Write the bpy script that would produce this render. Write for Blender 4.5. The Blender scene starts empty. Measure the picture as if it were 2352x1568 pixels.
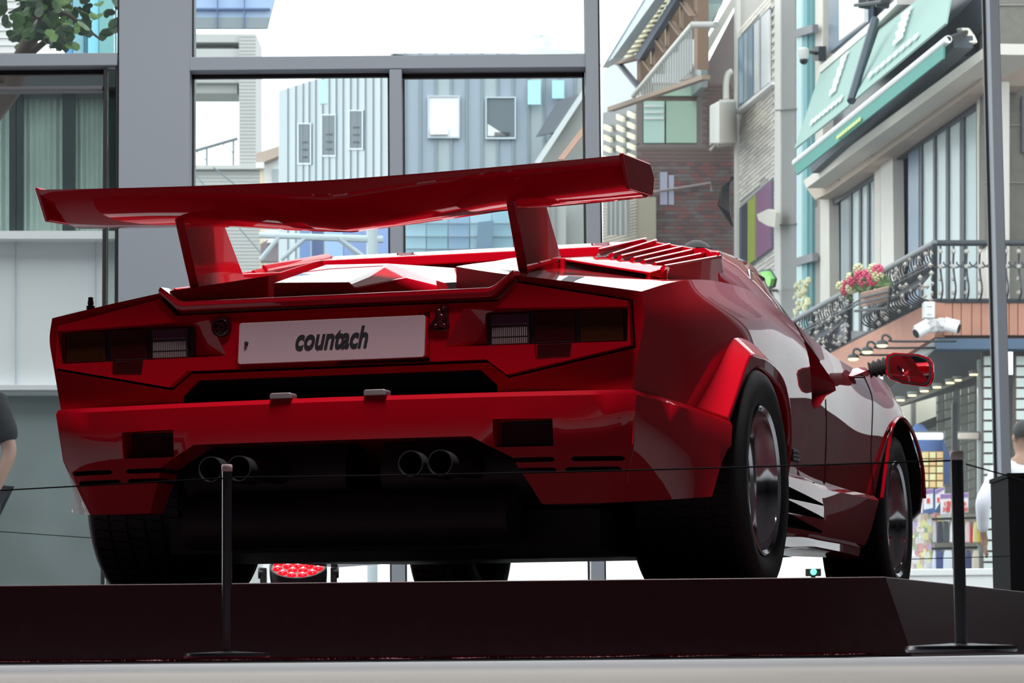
import bpy, bmesh, math, random
from mathutils import Vector as V, Matrix, noise
from math import sin, cos, pi, radians as R
SC = bpy.context.scene
COL = SC.collection
random.seed(7)

# ------------------------------------------------------------------ camera
F = 7008.71            # focal length in pixels of the 2352 wide frame
EYE = V((0, 0, .012))
PIT, ROL = R(5.85104878), R(-.49960763)
_f = V((0, cos(PIT), sin(PIT))); _r0 = V((1, 0, 0)); _u0 = V((0, -sin(PIT), cos(PIT)))
_r = _r0*cos(ROL) + _u0*sin(ROL); _u = _u0*cos(ROL) - _r0*sin(ROL)
cam = bpy.data.objects.new('camera', bpy.data.cameras.new('camera')); COL.objects.link(cam)
m = Matrix((( _r.x, _u.x, -_f.x, EYE.x), (_r.y, _u.y, -_f.y, EYE.y), (_r.z, _u.z, -_f.z, EYE.z), (0, 0, 0, 1)))
cam.matrix_world = m
cam.data.sensor_width = 36; cam.data.lens = F*36/2352; cam.data.clip_start = .05; cam.data.clip_end = 400
cam.data.dof.use_dof = True; cam.data.dof.focus_distance = 7.9; cam.data.dof.aperture_fstop = 20
SC.camera = cam

# ------------------------------------------------------------------ light
w = bpy.data.worlds.new('World'); SC.world = w; w.use_nodes = True
nt = w.node_tree; bg = nt.nodes['Background']
bg.inputs[0].default_value = (.97, .985, 1, 1); bg.inputs[1].default_value = 2.8
def area(name, loc, rot, sx, sy, power, col=(1, 1, 1)):
    l = bpy.data.lights.new(name, 'AREA'); l.shape = 'RECTANGLE'; l.size = sx; l.size_y = sy; l.energy = power; l.color = col
    o = bpy.data.objects.new(name, l); COL.objects.link(o); o.location = loc; o.rotation_euler = rot
    return o
area('ceiling_light', (-.25, 7.1, 4.7), (0, 0, 0), 1.2, 1.2, 420, (1, .96, .96))
area('ceiling_light_front', (-.8, 12.5, 4.7), (R(-12), 0, 0), 6, .8, 190, (.93, .98, 1))
vs = SC.view_settings; vs.view_transform = 'Standard'; vs.look = 'None'; vs.gamma = 1; vs.exposure = 0; vs.use_curve_mapping = False

# ------------------------------------------------------------------ helpers
def ray(px, py): return _r*((px-1176)/F) + _u*((784-py)/F) + _f
def at(px, py, Y): d = ray(px, py); return EYE + d*(Y/d.y)                 # point of a sight line at depth Y
def hit(px, py, P, n): d = ray(px, py); return EYE + d*((P-EYE).dot(n)/d.dot(n))
MATS = {}
def mat(name, col, rough=.5, metal=0, coat=0, spec=.5, emit=None, es=0, trans=0, noise_amt=0, nscale=20, bump=0, bscale=80, alpha=None, crough=.03):
    if name in MATS: return MATS[name]
    m = bpy.data.materials.new(name); m.use_nodes = True; t = m.node_tree; p = t.nodes['Principled BSDF']
    p.inputs['Base Color'].default_value = (*col, 1); p.inputs['Roughness'].default_value = rough; p.inputs['Metallic'].default_value = metal
    p.inputs['Coat Weight'].default_value = coat; p.inputs['Coat Roughness'].default_value = crough; p.inputs['Specular IOR Level'].default_value = spec
    p.inputs['Transmission Weight'].default_value = trans
    if emit: p.inputs['Emission Color'].default_value = (*emit, 1); p.inputs['Emission Strength'].default_value = es
    if noise_amt or bump:
        tc = t.nodes.new('ShaderNodeTexCoord')
        if noise_amt:
            n = t.nodes.new('ShaderNodeTexNoise'); n.inputs['Scale'].default_value = nscale; n.inputs['Detail'].default_value = 5
            t.links.new(tc.outputs['Object'], n.inputs['Vector'])
            r = t.nodes.new('ShaderNodeValToRGB'); a = noise_amt
            r.color_ramp.elements[0].position = .3; r.color_ramp.elements[1].position = .7
            r.color_ramp.elements[0].color = (*[c*(1-a) for c in col], 1); r.color_ramp.elements[1].color = (*[min(1, c*(1+a)) for c in col], 1)
            t.links.new(n.outputs['Fac'], r.inputs[0]); t.links.new(r.outputs[0], p.inputs['Base Color'])
        if bump:
            n2 = t.nodes.new('ShaderNodeTexNoise'); n2.inputs['Scale'].default_value = bscale; n2.inputs['Detail'].default_value = 3
            t.links.new(tc.outputs['Object'], n2.inputs['Vector'])
            b = t.nodes.new('ShaderNodeBump'); b.inputs['Strength'].default_value = bump; b.inputs['Distance'].default_value = .01
            t.links.new(n2.outputs['Fac'], b.inputs['Height']); t.links.new(b.outputs[0], p.inputs['Normal'])
    MATS[name] = m; return m
def glassmat(name, tint, refl=1.0, haze=0, rough=0):
    """thin architectural glass: sees through, mirrors by Fresnel, a little bluish haze mixed in"""
    m = bpy.data.materials.new(name); m.use_nodes = True; t = m.node_tree; t.nodes.clear()
    o = t.nodes.new('ShaderNodeOutputMaterial'); tr = t.nodes.new('ShaderNodeBsdfTransparent'); tr.inputs[0].default_value = (*tint, 1)
    g = t.nodes.new('ShaderNodeBsdfGlossy'); g.inputs['Roughness'].default_value = rough
    fr = t.nodes.new('ShaderNodeFresnel'); fr.inputs[0].default_value = 1.5
    ge = t.nodes.new('ShaderNodeNewGeometry'); ml = t.nodes.new('ShaderNodeMath'); ml.operation = 'MULTIPLY_ADD'; ml.inputs[1].default_value = 1/1.5-1.5; ml.inputs[2].default_value = 1.5
    t.links.new(ge.outputs['Backfacing'], ml.inputs[0]); t.links.new(ml.outputs[0], fr.inputs[0])
    mu = t.nodes.new('ShaderNodeMath'); mu.operation = 'MULTIPLY'; mu.inputs[1].default_value = refl; t.links.new(fr.outputs[0], mu.inputs[0])
    mx = t.nodes.new('ShaderNodeMixShader'); t.links.new(mu.outputs[0], mx.inputs[0]); t.links.new(tr.outputs[0], mx.inputs[1]); t.links.new(g.outputs[0], mx.inputs[2])
    last = mx
    if haze:
        d = t.nodes.new('ShaderNodeBsdfTranslucent'); d.inputs[0].default_value = (.8, .9, 1, 1)
        m2 = t.nodes.new('ShaderNodeMixShader'); m2.inputs[0].default_value = haze
        t.links.new(mx.outputs[0], m2.inputs[1]); t.links.new(d.outputs[0], m2.inputs[2]); last = m2
    t.links.new(last.outputs[0], o.inputs[0]); MATS[name] = m; return m

class MB:
    """collects polygons; build() links them as ONE mesh object"""
    def __init__(s): s.v = []; s.f = []
    def poly(s, pts): n = len(s.v); s.v += [V(p) for p in pts]; s.f.append(list(range(n, n+len(pts)))); return s
    def add(s, vs, fs): n = len(s.v); s.v += [V(p) for p in vs]; s.f += [[i+n for i in q] for q in fs]; return s
    def box(s, x0, x1, y0, y1, z0, z1):
        return s.add([(x0,y0,z0),(x1,y0,z0),(x1,y1,z0),(x0,y1,z0),(x0,y0,z1),(x1,y0,z1),(x1,y1,z1),(x0,y1,z1)],
                     [(0,3,2,1),(4,5,6,7),(0,1,5,4),(1,2,6,5),(2,3,7,6),(3,0,4,7)])
    def ext(s, pts, vec):
        """polygon swept along vec"""
        pts = [V(p) for p in pts]; vec = V(vec); n = len(pts)
        return s.add(pts+[p+vec for p in pts], [list(range(n))[::-1], list(range(n, 2*n))]+[(i, (i+1) % n, n+(i+1) % n, n+i) for i in range(n)])
    def grid(s, rows, closed=False):
        n = len(rows[0]); vs = [p for r in rows for p in r]; fs = []
        for i in range(len(rows)-1):
            for j in range(n if closed else n-1):
                k = (j+1) % n; fs.append((i*n+j, i*n+k, (i+1)*n+k, (i+1)*n+j))
        return s.add(vs, fs)
    def loft(s, rows):
        """closed rings, capped"""
        b = len(s.v); s.grid(rows, True); n = len(rows[0])
        s.f.append([b+i for i in range(n)][::-1]); e = b+n*(len(rows)-1); s.f.append([e+i for i in range(n)]); return s
    def tube(s, path, r, n=8, caps=True):
        path = [V(p) for p in path]; rr = r if isinstance(r, (list, tuple)) else [r]*len(path); rows = []; prev = None
        for i, p in enumerate(path):
            t = (path[min(i+1, len(path)-1)]-path[max(i-1, 0)]).normalized()
            a = prev-t*prev.dot(t) if prev else t.orthogonal()
            if a.length < 1e-5: a = t.orthogonal()
            a.normalize(); prev = a; b = t.cross(a)
            rows.append([p+(a*cos(2*pi*k/n)+b*sin(2*pi*k/n))*rr[i] for k in range(n)])
        return s.loft(rows) if caps else s.grid(rows, True)
    def lathe(s, prof, n=32, axis='z', c=(0, 0, 0)):
        c = V(c); rows = []
        for r, h in prof:
            r = max(r, 1e-4); ring = []
            for k in range(n):
                a = 2*pi*k/n; x, y = r*cos(a), r*sin(a)
                ring.append(c+V({'z': (x, y, h), 'x': (h, x, y), 'y': (y, h, x)}[axis]))
            rows.append(ring)
        return s.loft(rows)
    def ball(s, c, r, n=12, sc=(1, 1, 1)):
        c = V(c); rows = []
        for i in range(n//2+1):
            t = pi*i/(n//2); rows.append([c+V((max(sin(t), 1e-3)*cos(2*pi*k/n)*r*sc[0], max(sin(t), 1e-3)*sin(2*pi*k/n)*r*sc[1], -cos(t)*r*sc[2])) for k in range(n)])
        return s.loft(rows)
    def mirror(s):
        n = len(s.v); s.v += [V((-p.x, p.y, p.z)) for p in s.v]; s.f += [[i+n for i in q][::-1] for q in s.f]; return s
    def mesh(s, name, mats, smooth=None):
        me = bpy.data.meshes.new(name); me.from_pydata([tuple(p) for p in s.v], [], s.f); 
        bm = bmesh.new(); bm.from_mesh(me); bmesh.ops.remove_doubles(bm, verts=bm.verts, dist=1e-5); bmesh.ops.recalc_face_normals(bm, faces=bm.faces); bm.to_mesh(me); bm.free()
        for x in (mats if isinstance(mats, (list, tuple)) else [mats]): me.materials.append(x)
        shade(me, smooth); return me
    def build(s, name, mats, parent=None, smooth=None, bevel=0, seg=2, **kw):
        o = bpy.data.objects.new(name, s.mesh(name, mats, smooth)); COL.objects.link(o)
        if parent: o.parent = parent
        if bevel: bev(o, bevel, seg)
        for k, v in kw.items(): o[k] = v
        return o
def shade(me, smooth):
    if smooth is not None:
        me.polygons.foreach_set('use_smooth', [True]*len(me.polygons)); me.set_sharp_from_angle(angle=R(smooth))
def bev(o, wdt, seg=2):
    b = o.modifiers.new('bevel', 'BEVEL'); b.width = wdt; b.segments = seg; b.limit_method = 'ANGLE'; b.angle_limit = R(28); b.harden_normals = True; b.use_clamp_overlap = True
    shade(o.data, 50)
def thing(name, label, cat, loc=(0, 0, 0), rz=0, group=None):
    o = bpy.data.objects.new(name, None); COL.objects.link(o); o.location = loc; o.rotation_euler = (0, 0, rz); o.empty_display_size = .1
    return tag(o, label, cat, group)
def tag(o, label, cat, group=None):
    o['label'] = label; o['category'] = cat
    if group: o['group'] = group
    return o
def struct(o): o['kind'] = 'structure'; return o
def inst(name, me, parent=None, loc=None, mtx=None):
    o = bpy.data.objects.new(name, me); COL.objects.link(o)
    if parent: o.parent = parent
    if mtx is not None: o.matrix_local = mtx
    elif loc is not None: o.location = loc
    return o
def copy_tree(o, parent=None):
    c = o.copy(); COL.objects.link(c); c.parent = parent
    for ch in list(o.children): copy_tree(ch, c)
    return c
def cut(o, mb, m=None, op='DIFFERENCE', self_=False):
    """boolean, applied at once; the cutter is deleted"""
    bpy.context.view_layer.update(); c = mb.build('cutter', m or o.data.materials[0]); c.matrix_world = o.matrix_world
    md = o.modifiers.new('b', 'BOOLEAN'); md.object = c; md.operation = op; md.solver = 'EXACT'; md.use_self = self_; md.material_mode = 'TRANSFER'
    bpy.context.view_layer.update(); dg = bpy.context.evaluated_depsgraph_get()
    me = bpy.data.meshes.new_from_object(o.evaluated_get(dg)); o.modifiers.clear(); old = o.data; o.data = me
    bpy.data.objects.remove(c)
def crv(pts, n):
    """Catmull-Rom through pts (tuples), n steps per span"""
    pts = [V(p) for p in pts]; out = []
    for i in range(len(pts)-1):
        p0 = pts[i-1] if i else pts[0]*2-pts[1]; p1 = pts[i]; p2 = pts[i+1]; p3 = pts[i+2] if i+2 < len(pts) else p2*2-p1
        for k in range(n):
            t = k/n; out.append(.5*(2*p1+(p2-p0)*t+(2*p0-5*p1+4*p2-p3)*t*t+(3*p1-p0-3*p2+p3)*t**3))
    return out+[pts[-1]]
def text_mesh(s, size, depth, bold=0, shear=0, spacing=1):
    cu = bpy.data.curves.new('t', 'FONT'); cu.body = s; cu.size = size; cu.extrude = depth; cu.offset = bold; cu.shear = shear; cu.space_character = spacing; cu.align_x = 'CENTER'; cu.align_y = 'CENTER'; cu.resolution_u = 4
    o = bpy.data.objects.new('t', cu); COL.objects.link(o); bpy.context.view_layer.update()
    me = bpy.data.meshes.new_from_object(o.evaluated_get(bpy.context.evaluated_depsgraph_get())); bpy.data.objects.remove(o); me.materials.clear(); return me
def text_on(name, s, size, m, parent, loc, xdir, up, depth=.002, sx=1, **k):
    me = text_mesh(s, size, depth, **k); me.transform(Matrix.Diagonal((sx, 1, 1, 1))); me.materials.append(m); x = V(xdir).normalized(); u = V(up); u = (u-x*u.dot(x)).normalized(); n = x.cross(u)
    o = inst(name, me, parent); l = V(loc)
    o.matrix_local = Matrix(((x.x, u.x, n.x, l.x), (x.y, u.y, n.y, l.y), (x.z, u.z, n.z, l.z), (0, 0, 0, 1))); return o

# ------------------------------------------------------------------ materials
PAINT = mat('red_paint', (.43, .001, .010), .5, coat=1, spec=.03, crough=.015)
BLACK = mat('satin_black', (.012, .012, .013), .45)
RUBBER = mat('tyre_rubber', (.012, .012, .013), .6, bump=.15, bscale=300)
DARKMETAL = mat('dark_steel', (.05, .05, .055), .4, metal=.6)
CHROME = mat('polished_rim', (.75, .76, .78), .12, metal=1)
GAP = mat('shutline_black', (.004, .004, .004), .8)
DGLASS = mat('dark_car_glass', (.01, .012, .014), .03, spec=.8)
MIRRORM = mat('mirror_silver', (.85, .87, .9), .01, metal=1)
FRAME = mat('grey_powder_coated_metal', (.31, .345, .385), .55, bump=.03, bscale=200)
GASKET = mat('black_gasket', (.012, .012, .014), .5)
GLASS = glassmat('window_glass', (.91, .94, .945), 1.0, .011)
WHITE = mat('white_paint', (.8, .8, .78), .5)
# ------------------------------------------------------------------ the room
FLOORM = mat('grey_concrete_floor', (.24, .26, .275), .75, noise_amt=.2, nscale=30, bump=.25, bscale=120)
struct(MB().box(-12, 7.2, -9, 14.45, -.1, 0).build('floor', FLOORM))
struct(MB().box(-12, 7.2, -9, 14.7, 4.9, 5.1).build('ceiling', mat('ceiling_grey', (.16, .16, .17), .8)))
DW = mat('dark_interior_wall', (.07, .07, .075), .8)
struct(MB().box(-12, 7.2, -9.2, -9, 0, 4.9).build('wall_back', DW))
struct(MB().box(-12.2, -12, -9, 14.7, 0, 4.9).build('wall_left', DW))
struct(MB().box(7.0, 7.2, -9, 14.7, 0, 4.9).build('wall_right', mat('grey_side_wall', (.055, .05, .055), .8)))
struct(MB().box(4.42, 7.2, 14.45, 14.7, 0, 4.9).build('wall_front', mat('grey_side_wall', (.055, .05, .055), .8)))
struct(MB().box(-14, 90, 14.7, 120, -.3, -.02).build('ground', mat('street_asphalt', (.11, .11, .115), .8, noise_amt=.15, nscale=3)))
struct(MB().box(-60, -14, -20, 120, -.3, -.02).build('ground', mat('street_asphalt', (.11, .11, .115), .8)))
# glazed front: grey column, mullions, transoms with lit soffits and dark gaskets, panes
YW, DP = 14.5, .15
def bar(name, px0, py0, px1, py1, y0=YW, y1=YW+DP, m=FRAME, parent=None):
    mx_, my_ = (px0+px1)/2 if px0 > -500 else 135, 700
    if px1-px0 < 400: my_ = 600
    else: mx_ = (max(px0, 0)+min(px1, 2352))/2
    xa, xb, za, zb = at(px0, my_ if py1-py0 > 400 else (py0+py1)/2, YW).x, at(px1, my_ if py1-py0 > 400 else (py0+py1)/2, YW).x, at(mx_, py1, YW).z, at(mx_, py0, YW).z
    return MB().box(xa, xb, y0, y1, max(za, .0), min(zb, 4.9)).build(name, m, parent, bevel=.004)
TOP = -900
trims = [('trim_1', 271, TOP, 435, 1600, YW, YW+.3), ('trim_2', -900, 122, 269, 151, YW, YW+DP), ('trim_3', 435, 127, 1350, 158, YW, YW+DP),
         ('trim_4', 1350, TOP, 1380, 1600, YW-.02, YW+DP), ('trim_5', 896, 158, 925, 1600, YW+.004, YW+DP), ('trim_6', 2286, TOP, 2309, 1600, YW-.02, YW+DP),
         ('trim_7', 3260, TOP, 3292, 1600, YW-.02, YW+DP), ('trim_8', -930, TOP, -900, 1600, YW-.02, YW+DP)]
TR = {}
for t in trims:
    TR[t[0]] = struct(bar(*t))
panes = [('window_1', -899, TOP, 269, 122), ('window_2', 435, TOP, 1349, 128), ('window_3', 435, 158, 896, 1590), ('window_4', 925, 158, 1349, 1590),
         ('window_5', 1381, TOP, 2286, 1590), ('window_6', 2309, TOP, 3260, 1590), ('window_7', -899, 151, 234, 1590)]
for n, x0, y0, x1, y1 in panes:
    mx_ = (max(x0, 0)+min(x1, 2352))/2 if x0 < 2352 else x0; my_ = 600 if y1 > 400 else 60
    a, b = V((at(x0, my_, YW).x, 0, at(mx_, y1, YW).z)), V((at(x1, my_, YW).x, 0, at(mx_, y0, YW).z)); yp = YW+DP-.03; z0, z1 = max(a.z, .02), min(b.z, 4.9)
    o = struct(MB().box(a.x, b.x, yp, yp+.008, z0, z1).build(n, GLASS))
    g = MB(); t = .016
    g.box(a.x, b.x, yp-.012, yp+.02, z1-t*1.4, z1); g.box(a.x, b.x, yp-.012, yp+.02, z0, z0+t)
    g.box(a.x, a.x+t*.6, yp-.012, yp+.02, z0, z1); g.box(b.x-t*.8, b.x, yp-.012, yp+.02, z0, z1)
    g.build('gasket', GASKET, o)
# black framed glass door leaf at the left
d = struct(bar('door_1', 234, 156, 241, 1600, YW+.02, YW+.12, GASKET))
bar('door_frame', -899, 196, 234, 205, YW+.02, YW+.12, mat('door_grey', (.12, .12, .13), .4), d)
bar('door_frame', 262, 151, 269, 1600, YW+.02, YW+.12, GASKET, d)
a, b = at(242, 700, YW), at(261, 700, YW); b.z = at(250, 152, YW).z
MB().box(a.x, b.x, YW+.05, YW+.058, .02, b.z).build('pane', glassmat('door_glass', (.75, .82, .8), 3), d)

# ------------------------------------------------------------------ platform, carpet, barrier
ZP = EYE.z+.158201506
PLAT = mat('platform_laminate_red_lit', (.036, .010, .013), .40, noise_amt=.15, nscale=40, spec=.3)  # tint of red light put into the black laminate's base colour
c0, c1 = at(-700, 1348, 6.68), at(2033, 1325, 6.54)
c2 = hit(2352, 1358, V((0, 0, ZP)), V((0, 0, 1))); dv = (c2-c1)*2.2
pts = [V((c0.x, c0.y, ZP)), V((c1.x, c1.y, ZP)), V((c1.x+dv.x, c1.y+dv.y, ZP))]
pts += [V((pts[2].x, 12.75, ZP)), V((c0.x, 12.75, ZP))]
bot = [V((p.x, p.y, .001)) for p in pts]
nr = V((dv.y, -dv.x, 0)).normalized()*.055; bot[1] += nr; bot[2] += nr; bot[1].y = c1.y-.012; bot[0].y -= .012
mb = MB().loft([bot, pts]); 
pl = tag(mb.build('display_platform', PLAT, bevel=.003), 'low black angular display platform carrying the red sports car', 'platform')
CARP = mat('dark_red_carpet', (.10, .008, .018), .95)
mb = MB(); rows = []
for i in range(3):
    rows.append([V((-6+.05*k, 6.46-i*.4, .0065+.003*noise.noise(V((k*.9, i*3, 0))))) for k in range(int((c1.x+6)/.05))])
mb.grid(rows); cp = mb.build('carpet_strip', CARP); tag(cp, 'thin dark red carpet strip along the foot of the black platform', 'carpet')
fz = MB()
for k in range(5200):
    x = random.uniform(-3, c1.x-.1); y = random.uniform(5.66, 6.45); h = random.uniform(.002, .007); dx = random.uniform(-.003, .003)
    fz.poly([(x-.002, y, .005), (x+.002, y, .005), (x+dx, y, .006+h)])
o = fz.build('pile', CARP, cp); o['kind'] = 'stuff'
# beige stone threshold close to the lens
o = MB().box(-2, 2, .9, 2.35, 0, .0006).build('floor', mat('beige_threshold', (.72, .69, .62), .8, noise_amt=.15, nscale=9)); struct(o); o.name = 'floor_threshold'

POST = mat('gunmetal_post', (.10, .10, .11), .25, metal=.9)
def stanchion(px, pyt, pyb, Y, label):
    b = at(px, pyb, Y); h = at(px, pyt, Y).z-.0085
    t = thing('barrier_post', label, 'barrier post', (b.x, Y, .0095), 0, 'slim cord barrier posts')
    MB().lathe([(0, 0), (.087, 0), (.089, .004), (.087, .010), (.03, .013), (.016, .014), (0, .014)], 48).build('base_disc', POST, t, smooth=35)
    MB().lathe([(.0102, .012), (.0102, h-.014)], 20).build('pole', POST, t, smooth=35)
    MB().box(-.0012, .0012, -.0108, -.0100, h-.05, h-.02).build('slot', GAP, t)
    MB().lathe([(.0106, h-.015), (.0112, h-.013), (.0112, h-.003), (.0095, h-.0005), (0, h)], 20).build('cap', mat('pale_pink_cap', (.55, .42, .42), .4), t, smooth=35)
    return t, h
bL, hL = stanchion(521, 1067, 1515, 6.33, 'slim dark barrier post in front of the left exhausts')
bR, hR = stanchion(2208, 1036, 1505, 4.9, 'slim dark barrier post at the angled right end of the platform')
CORDM = mat('black_cord', (.004, .004, .004), .95, spec=.05)
def cord(post, pts, r=.0015):
    o = MB().tube(pts, r, 6).build('cord', CORDM, smooth=60); o.parent = post; o.matrix_parent_inverse = Matrix.Translation(-post.location); return o
pL, pR = at(531, 1096, 6.33), at(2196, 1057, 4.9)
cord(bL, [pL.lerp(pR, i/12)-V((0, 0, .017*(i/12)*(1-i/12))) for i in range(13)])
q = at(-150, 1134, 6.6); p2 = at(511, 1098, 6.33); cord(bL, [q.lerp(p2, i/6) for i in range(7)])
q = at(2480, 1138, 7.0); p2 = at(2220, 1066, 4.9); cord(bR, [p2.lerp(q, i/6) for i in range(7)])
for lb, pts in (('far thin rope behind the left rear tyre', [at(-200, 1206, 13.2), at(-20, 1219, 13.2), at(196, 1234, 13.3), at(500, 1250, 13.4)]), ('far thin rope in front of the shop racks', [at(1900, 1288, 13.5), at(2080, 1284, 13.5), at(2352, 1276, 13.4), at(2500, 1272, 13.4)])):
    tag(MB().tube(pts, .0018, 6).build('rope', CORDM, smooth=60), lb, 'rope', 'far barrier ropes')
# tall black stand at the right edge
a, b = at(2324, 1440, 13.4), at(2324, 1086, 13.4)
t = thing('counter', 'long matt black counter at the right edge of the hall', 'counter', (a.x+1.05, 13.4+.25, 0), 0)
MB().box(-1.05, 1.2, -.25, .25, 0, b.z-.02).build('body', mat('matt_black', (.005, .005, .006), .8, spec=.1), t, bevel=.004)
MB().box(-1.055, 1.205, -.255, .255, b.z-.02, b.z).build('top_panel', MATS['matt_black'], t, bevel=.003)
# red wash light standing behind the car
def wash_light(px, py, Y, label, es, wpx=132):
    c = at(px, py, Y); s = wpx/F*Y/2
    t = thing('stage_wash_light', label, 'stage light', (c.x, c.y, ZP))
    H = c.z-ZP
    MB().lathe([(0, 0), (s*1.05, 0), (s*1.1, .02), (s*.9, .05), (0, .05)], 24).build('base', BLACK, t, smooth=40)
    for sx in (-1, 1):
        MB().box(sx*s*1.22-.012, sx*s*1.22+.012, -.02, .02, .04, H+.02).build('yoke_arm', BLACK, t, bevel=.004)
        MB().lathe([(0, 0), (.022, 0), (.022, .018), (0, .018)], 14, 'x', (sx*s*1.22-.009+sx*.01, 0, H)).build('knob', BLACK, t, smooth=40)
    hd = bpy.data.objects.new('lamp_head', None); 
    head = MB().lathe([(0, -.10), (s*.7, -.10), (s*.95, -.05), (s*1.0, .02), (s*1.0, .052), (s*.93, .052), (s*.93, .045), (0, .045)], 40)
    ho = head.build('lamp_head', BLACK, t, smooth=35)
    ho.location = (0, 0, H-.02); ho.rotation_euler = (R(27), 0, 0)
    red = mat('red_led_lens', (.6, .0, .01), .15, emit=(1, .01, .02), es=es); 
    core = mat('red_led_core', (1, .4, .4), .2, emit=(1, .32, .28), es=es*3)
    rim = mat('lens_bezel_grey', (.22, .2, .2), .4)
    MB().lathe([(0, .045), (s*.92, .045), (s*.92, .047), (0, .047)], 40).build('face_plate', rim, ho)
    spots = [(0, 0)]+[(s*.36*cos(a*pi/3), s*.36*sin(a*pi/3)) for a in range(6)]+[(s*.73*cos(a*pi/6+.26), s*.73*sin(a*pi/6+.26)) for a in range(12)]
    lm = MB().lathe([(0, .047), (s*.172, .047), (s*.16, .054), (s*.1, .059), (0, .060)], 16).mesh('lens', red, 60)
    cm = MB().ball((0, 0, .059), s*.05, 8, (1, 1, .4)).mesh('led', core, 60)
    for x, y in spots:
        l = inst('lens', lm, ho, (x, y, 0)); 
        if (x, y) != (0, 0) or 1: inst('led', cm, ho, (x, y, 0))
    return t
wash_light(686, 1315, 11.6, 'round red LED wash light glowing under the car left of centre', 1.1)
# ------------------------------------------------------------------ the red sports car (x right, y forward, z up; rear axle at y = 0)
YAW = R(17.48703933); CC = V((2.83946655, -8.28623736, -.158201506))
RZ = Matrix.Rotation(-YAW, 3, 'Z'); RZi = RZ.inverted()
loc = RZ @ V((-CC.x, -CC.y, 0)); loc.z = ZP
CAR = thing('sports_car', 'red wedge-shaped sports car with a big rear wing on the black platform', 'car', loc, -YAW)
def U(px, py, ax, val):
    d = RZi @ ray(px, py); i = 'xyz'.index(ax); return CC + d*((val-CC[i])/d[i])
def lerpt(tab, y):
    """piecewise smooth interpolation of rows (y, ...values)"""
    if y <= tab[0][0]: return tab[0][1:]
    for i in range(len(tab)-1):
        if y <= tab[i+1][0]:
            a, b = tab[i], tab[i+1]; h = b[0]-a[0]; t = (y-a[0])/h
            pa = tab[i-1] if i else a; pb = tab[i+2] if i+2 < len(tab) else b; o = []
            for k in range(1, len(a)):
                ma = (b[k]-pa[k])/(b[0]-pa[0])*h; mb_ = (pb[k]-a[k])/(pb[0]-a[0])*h
                if i == 0: ma = b[k]-a[k]
                if i+2 >= len(tab): mb_ = b[k]-a[k]
                o.append((2*t**3-3*t*t+1)*a[k]+(t**3-2*t*t+t)*ma+(-2*t**3+3*t*t)*b[k]+(t**3-t*t)*mb_)
            return o
    return tab[-1][1:]
# y, low side x z, mid side x z, upper side x z, crest x z, deck f x z, deck g x z, deck h z, bottom z
ST = [(-.80, .795, .48, .822, .62, .836, .70, .829, .761, .65, .793, .47, .822, .840, .44),
      (-.55, .850, .46, .862, .60, .866, .72, .845, .812, .68, .832, .47, .862, .885, .42),
      (-.30, .876, .45, .885, .60, .882, .745, .850, .848, .70, .856, .47, .902, .925, .36),
      (.00, .892, .45, .900, .60, .890, .77, .852, .874, .72, .882, .47, .945, .972, .28),
      (.30, .900, .42, .905, .60, .893, .785, .850, .887, .74, .892, .50, .95, .975, .20),
      (.60, .895, .40, .900, .60, .888, .78, .845, .885, .76, .900, .5, .92, .93, .17),
      (.95, .885, .38, .892, .59, .882, .755, .840, .864, .76, .880, .5, .90, .90, .16),
      (1.3, .875, .375, .882, .57, .870, .72, .833, .840, .75, .855, .5, .87, .87, .16),
      (1.7, .872, .37, .878, .55, .865, .69, .832, .812, .74, .825, .5, .85, .85, .16),
      (2.1, .885, .36, .895, .54, .882, .69, .840, .797, .72, .805, .5, .82, .82, .17),
      (2.45, .900, .36, .916, .545, .902, .69, .848, .798, .72, .780, .47, .76, .76, .20),
      (2.75, .895, .36, .910, .50, .890, .61, .848, .715, .70, .69, .47, .68, .68, .21),
      (3.05, .86, .35, .872, .44, .855, .52, .815, .585, .66, .585, .45, .59, .59, .22),
      (3.28, .74, .33, .75, .39, .74, .43, .70, .46, .6, .48, .42, .49, .49, .25)]
def section(y):
    s = lerpt(ST, y); P = lambda x, z: V((x, y, z))
    lo, mi, up, cr, f, g = P(s[0], s[1]), P(s[2], s[3]), P(s[4], s[5]), P(s[6], s[7]), P(s[8], s[9]), P(s[10], s[11])
    side = crv([lo, mi, up, cr], 5); side = side[:-1]
    zb = s[13]; low = [P(0, zb), P(.5, zb), P(.70, zb), P(lo.x-.03, lo.z-.03)]
    mid = (up*.25+cr*.75); 
    return low+side+[cr, cr.lerp(f, .12), cr.lerp(f, .5), f, g, P(.27, s[12]), P(0, s[12])]
rows = []
ys = [-.80+i*.04 for i in range(int((3.28+.80)/.04))]+[3.28]
for y in ys:
    h = section(y); rows.append(h+[V((-p.x, p.y, p.z)) for p in h[-2:0:-1]])
mb = MB().loft(rows)
BODY = mb.build('body', [PAINT], CAR, smooth=32)
bpy.context.view_layer.update()
# wheel wells
def arch(pts, x0, x1): return MB().ext([(x0, y, z) for y, z in pts], (x1-x0, 0, 0))
RARCH = [(-.46, .02), (-.42, .30), (-.345, .448), (-.215, .548), (-.12, .598), (0, .628), (.15, .622), (.30, .595), (.385, .55), (.43, .50), (.45, .44), (.435, .37), (.40, .29), (.37, .2), (.36, .02)]
FARCH = [(2.10, .02), (2.06, .20), (2.03, .36), (2.12, .50), (2.24, .61), (2.36, .655), (2.48, .665), (2.60, .645), (2.72, .60), (2.82, .52), (2.87, .40), (2.88, .25), (2.84, .02)]
for sx in (-1, 1):
    cut(BODY, arch(RARCH, sx*.50, sx*1.2), BLACK); cut(BODY, arch(FARCH, sx*.52, sx*1.2), BLACK)
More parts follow.
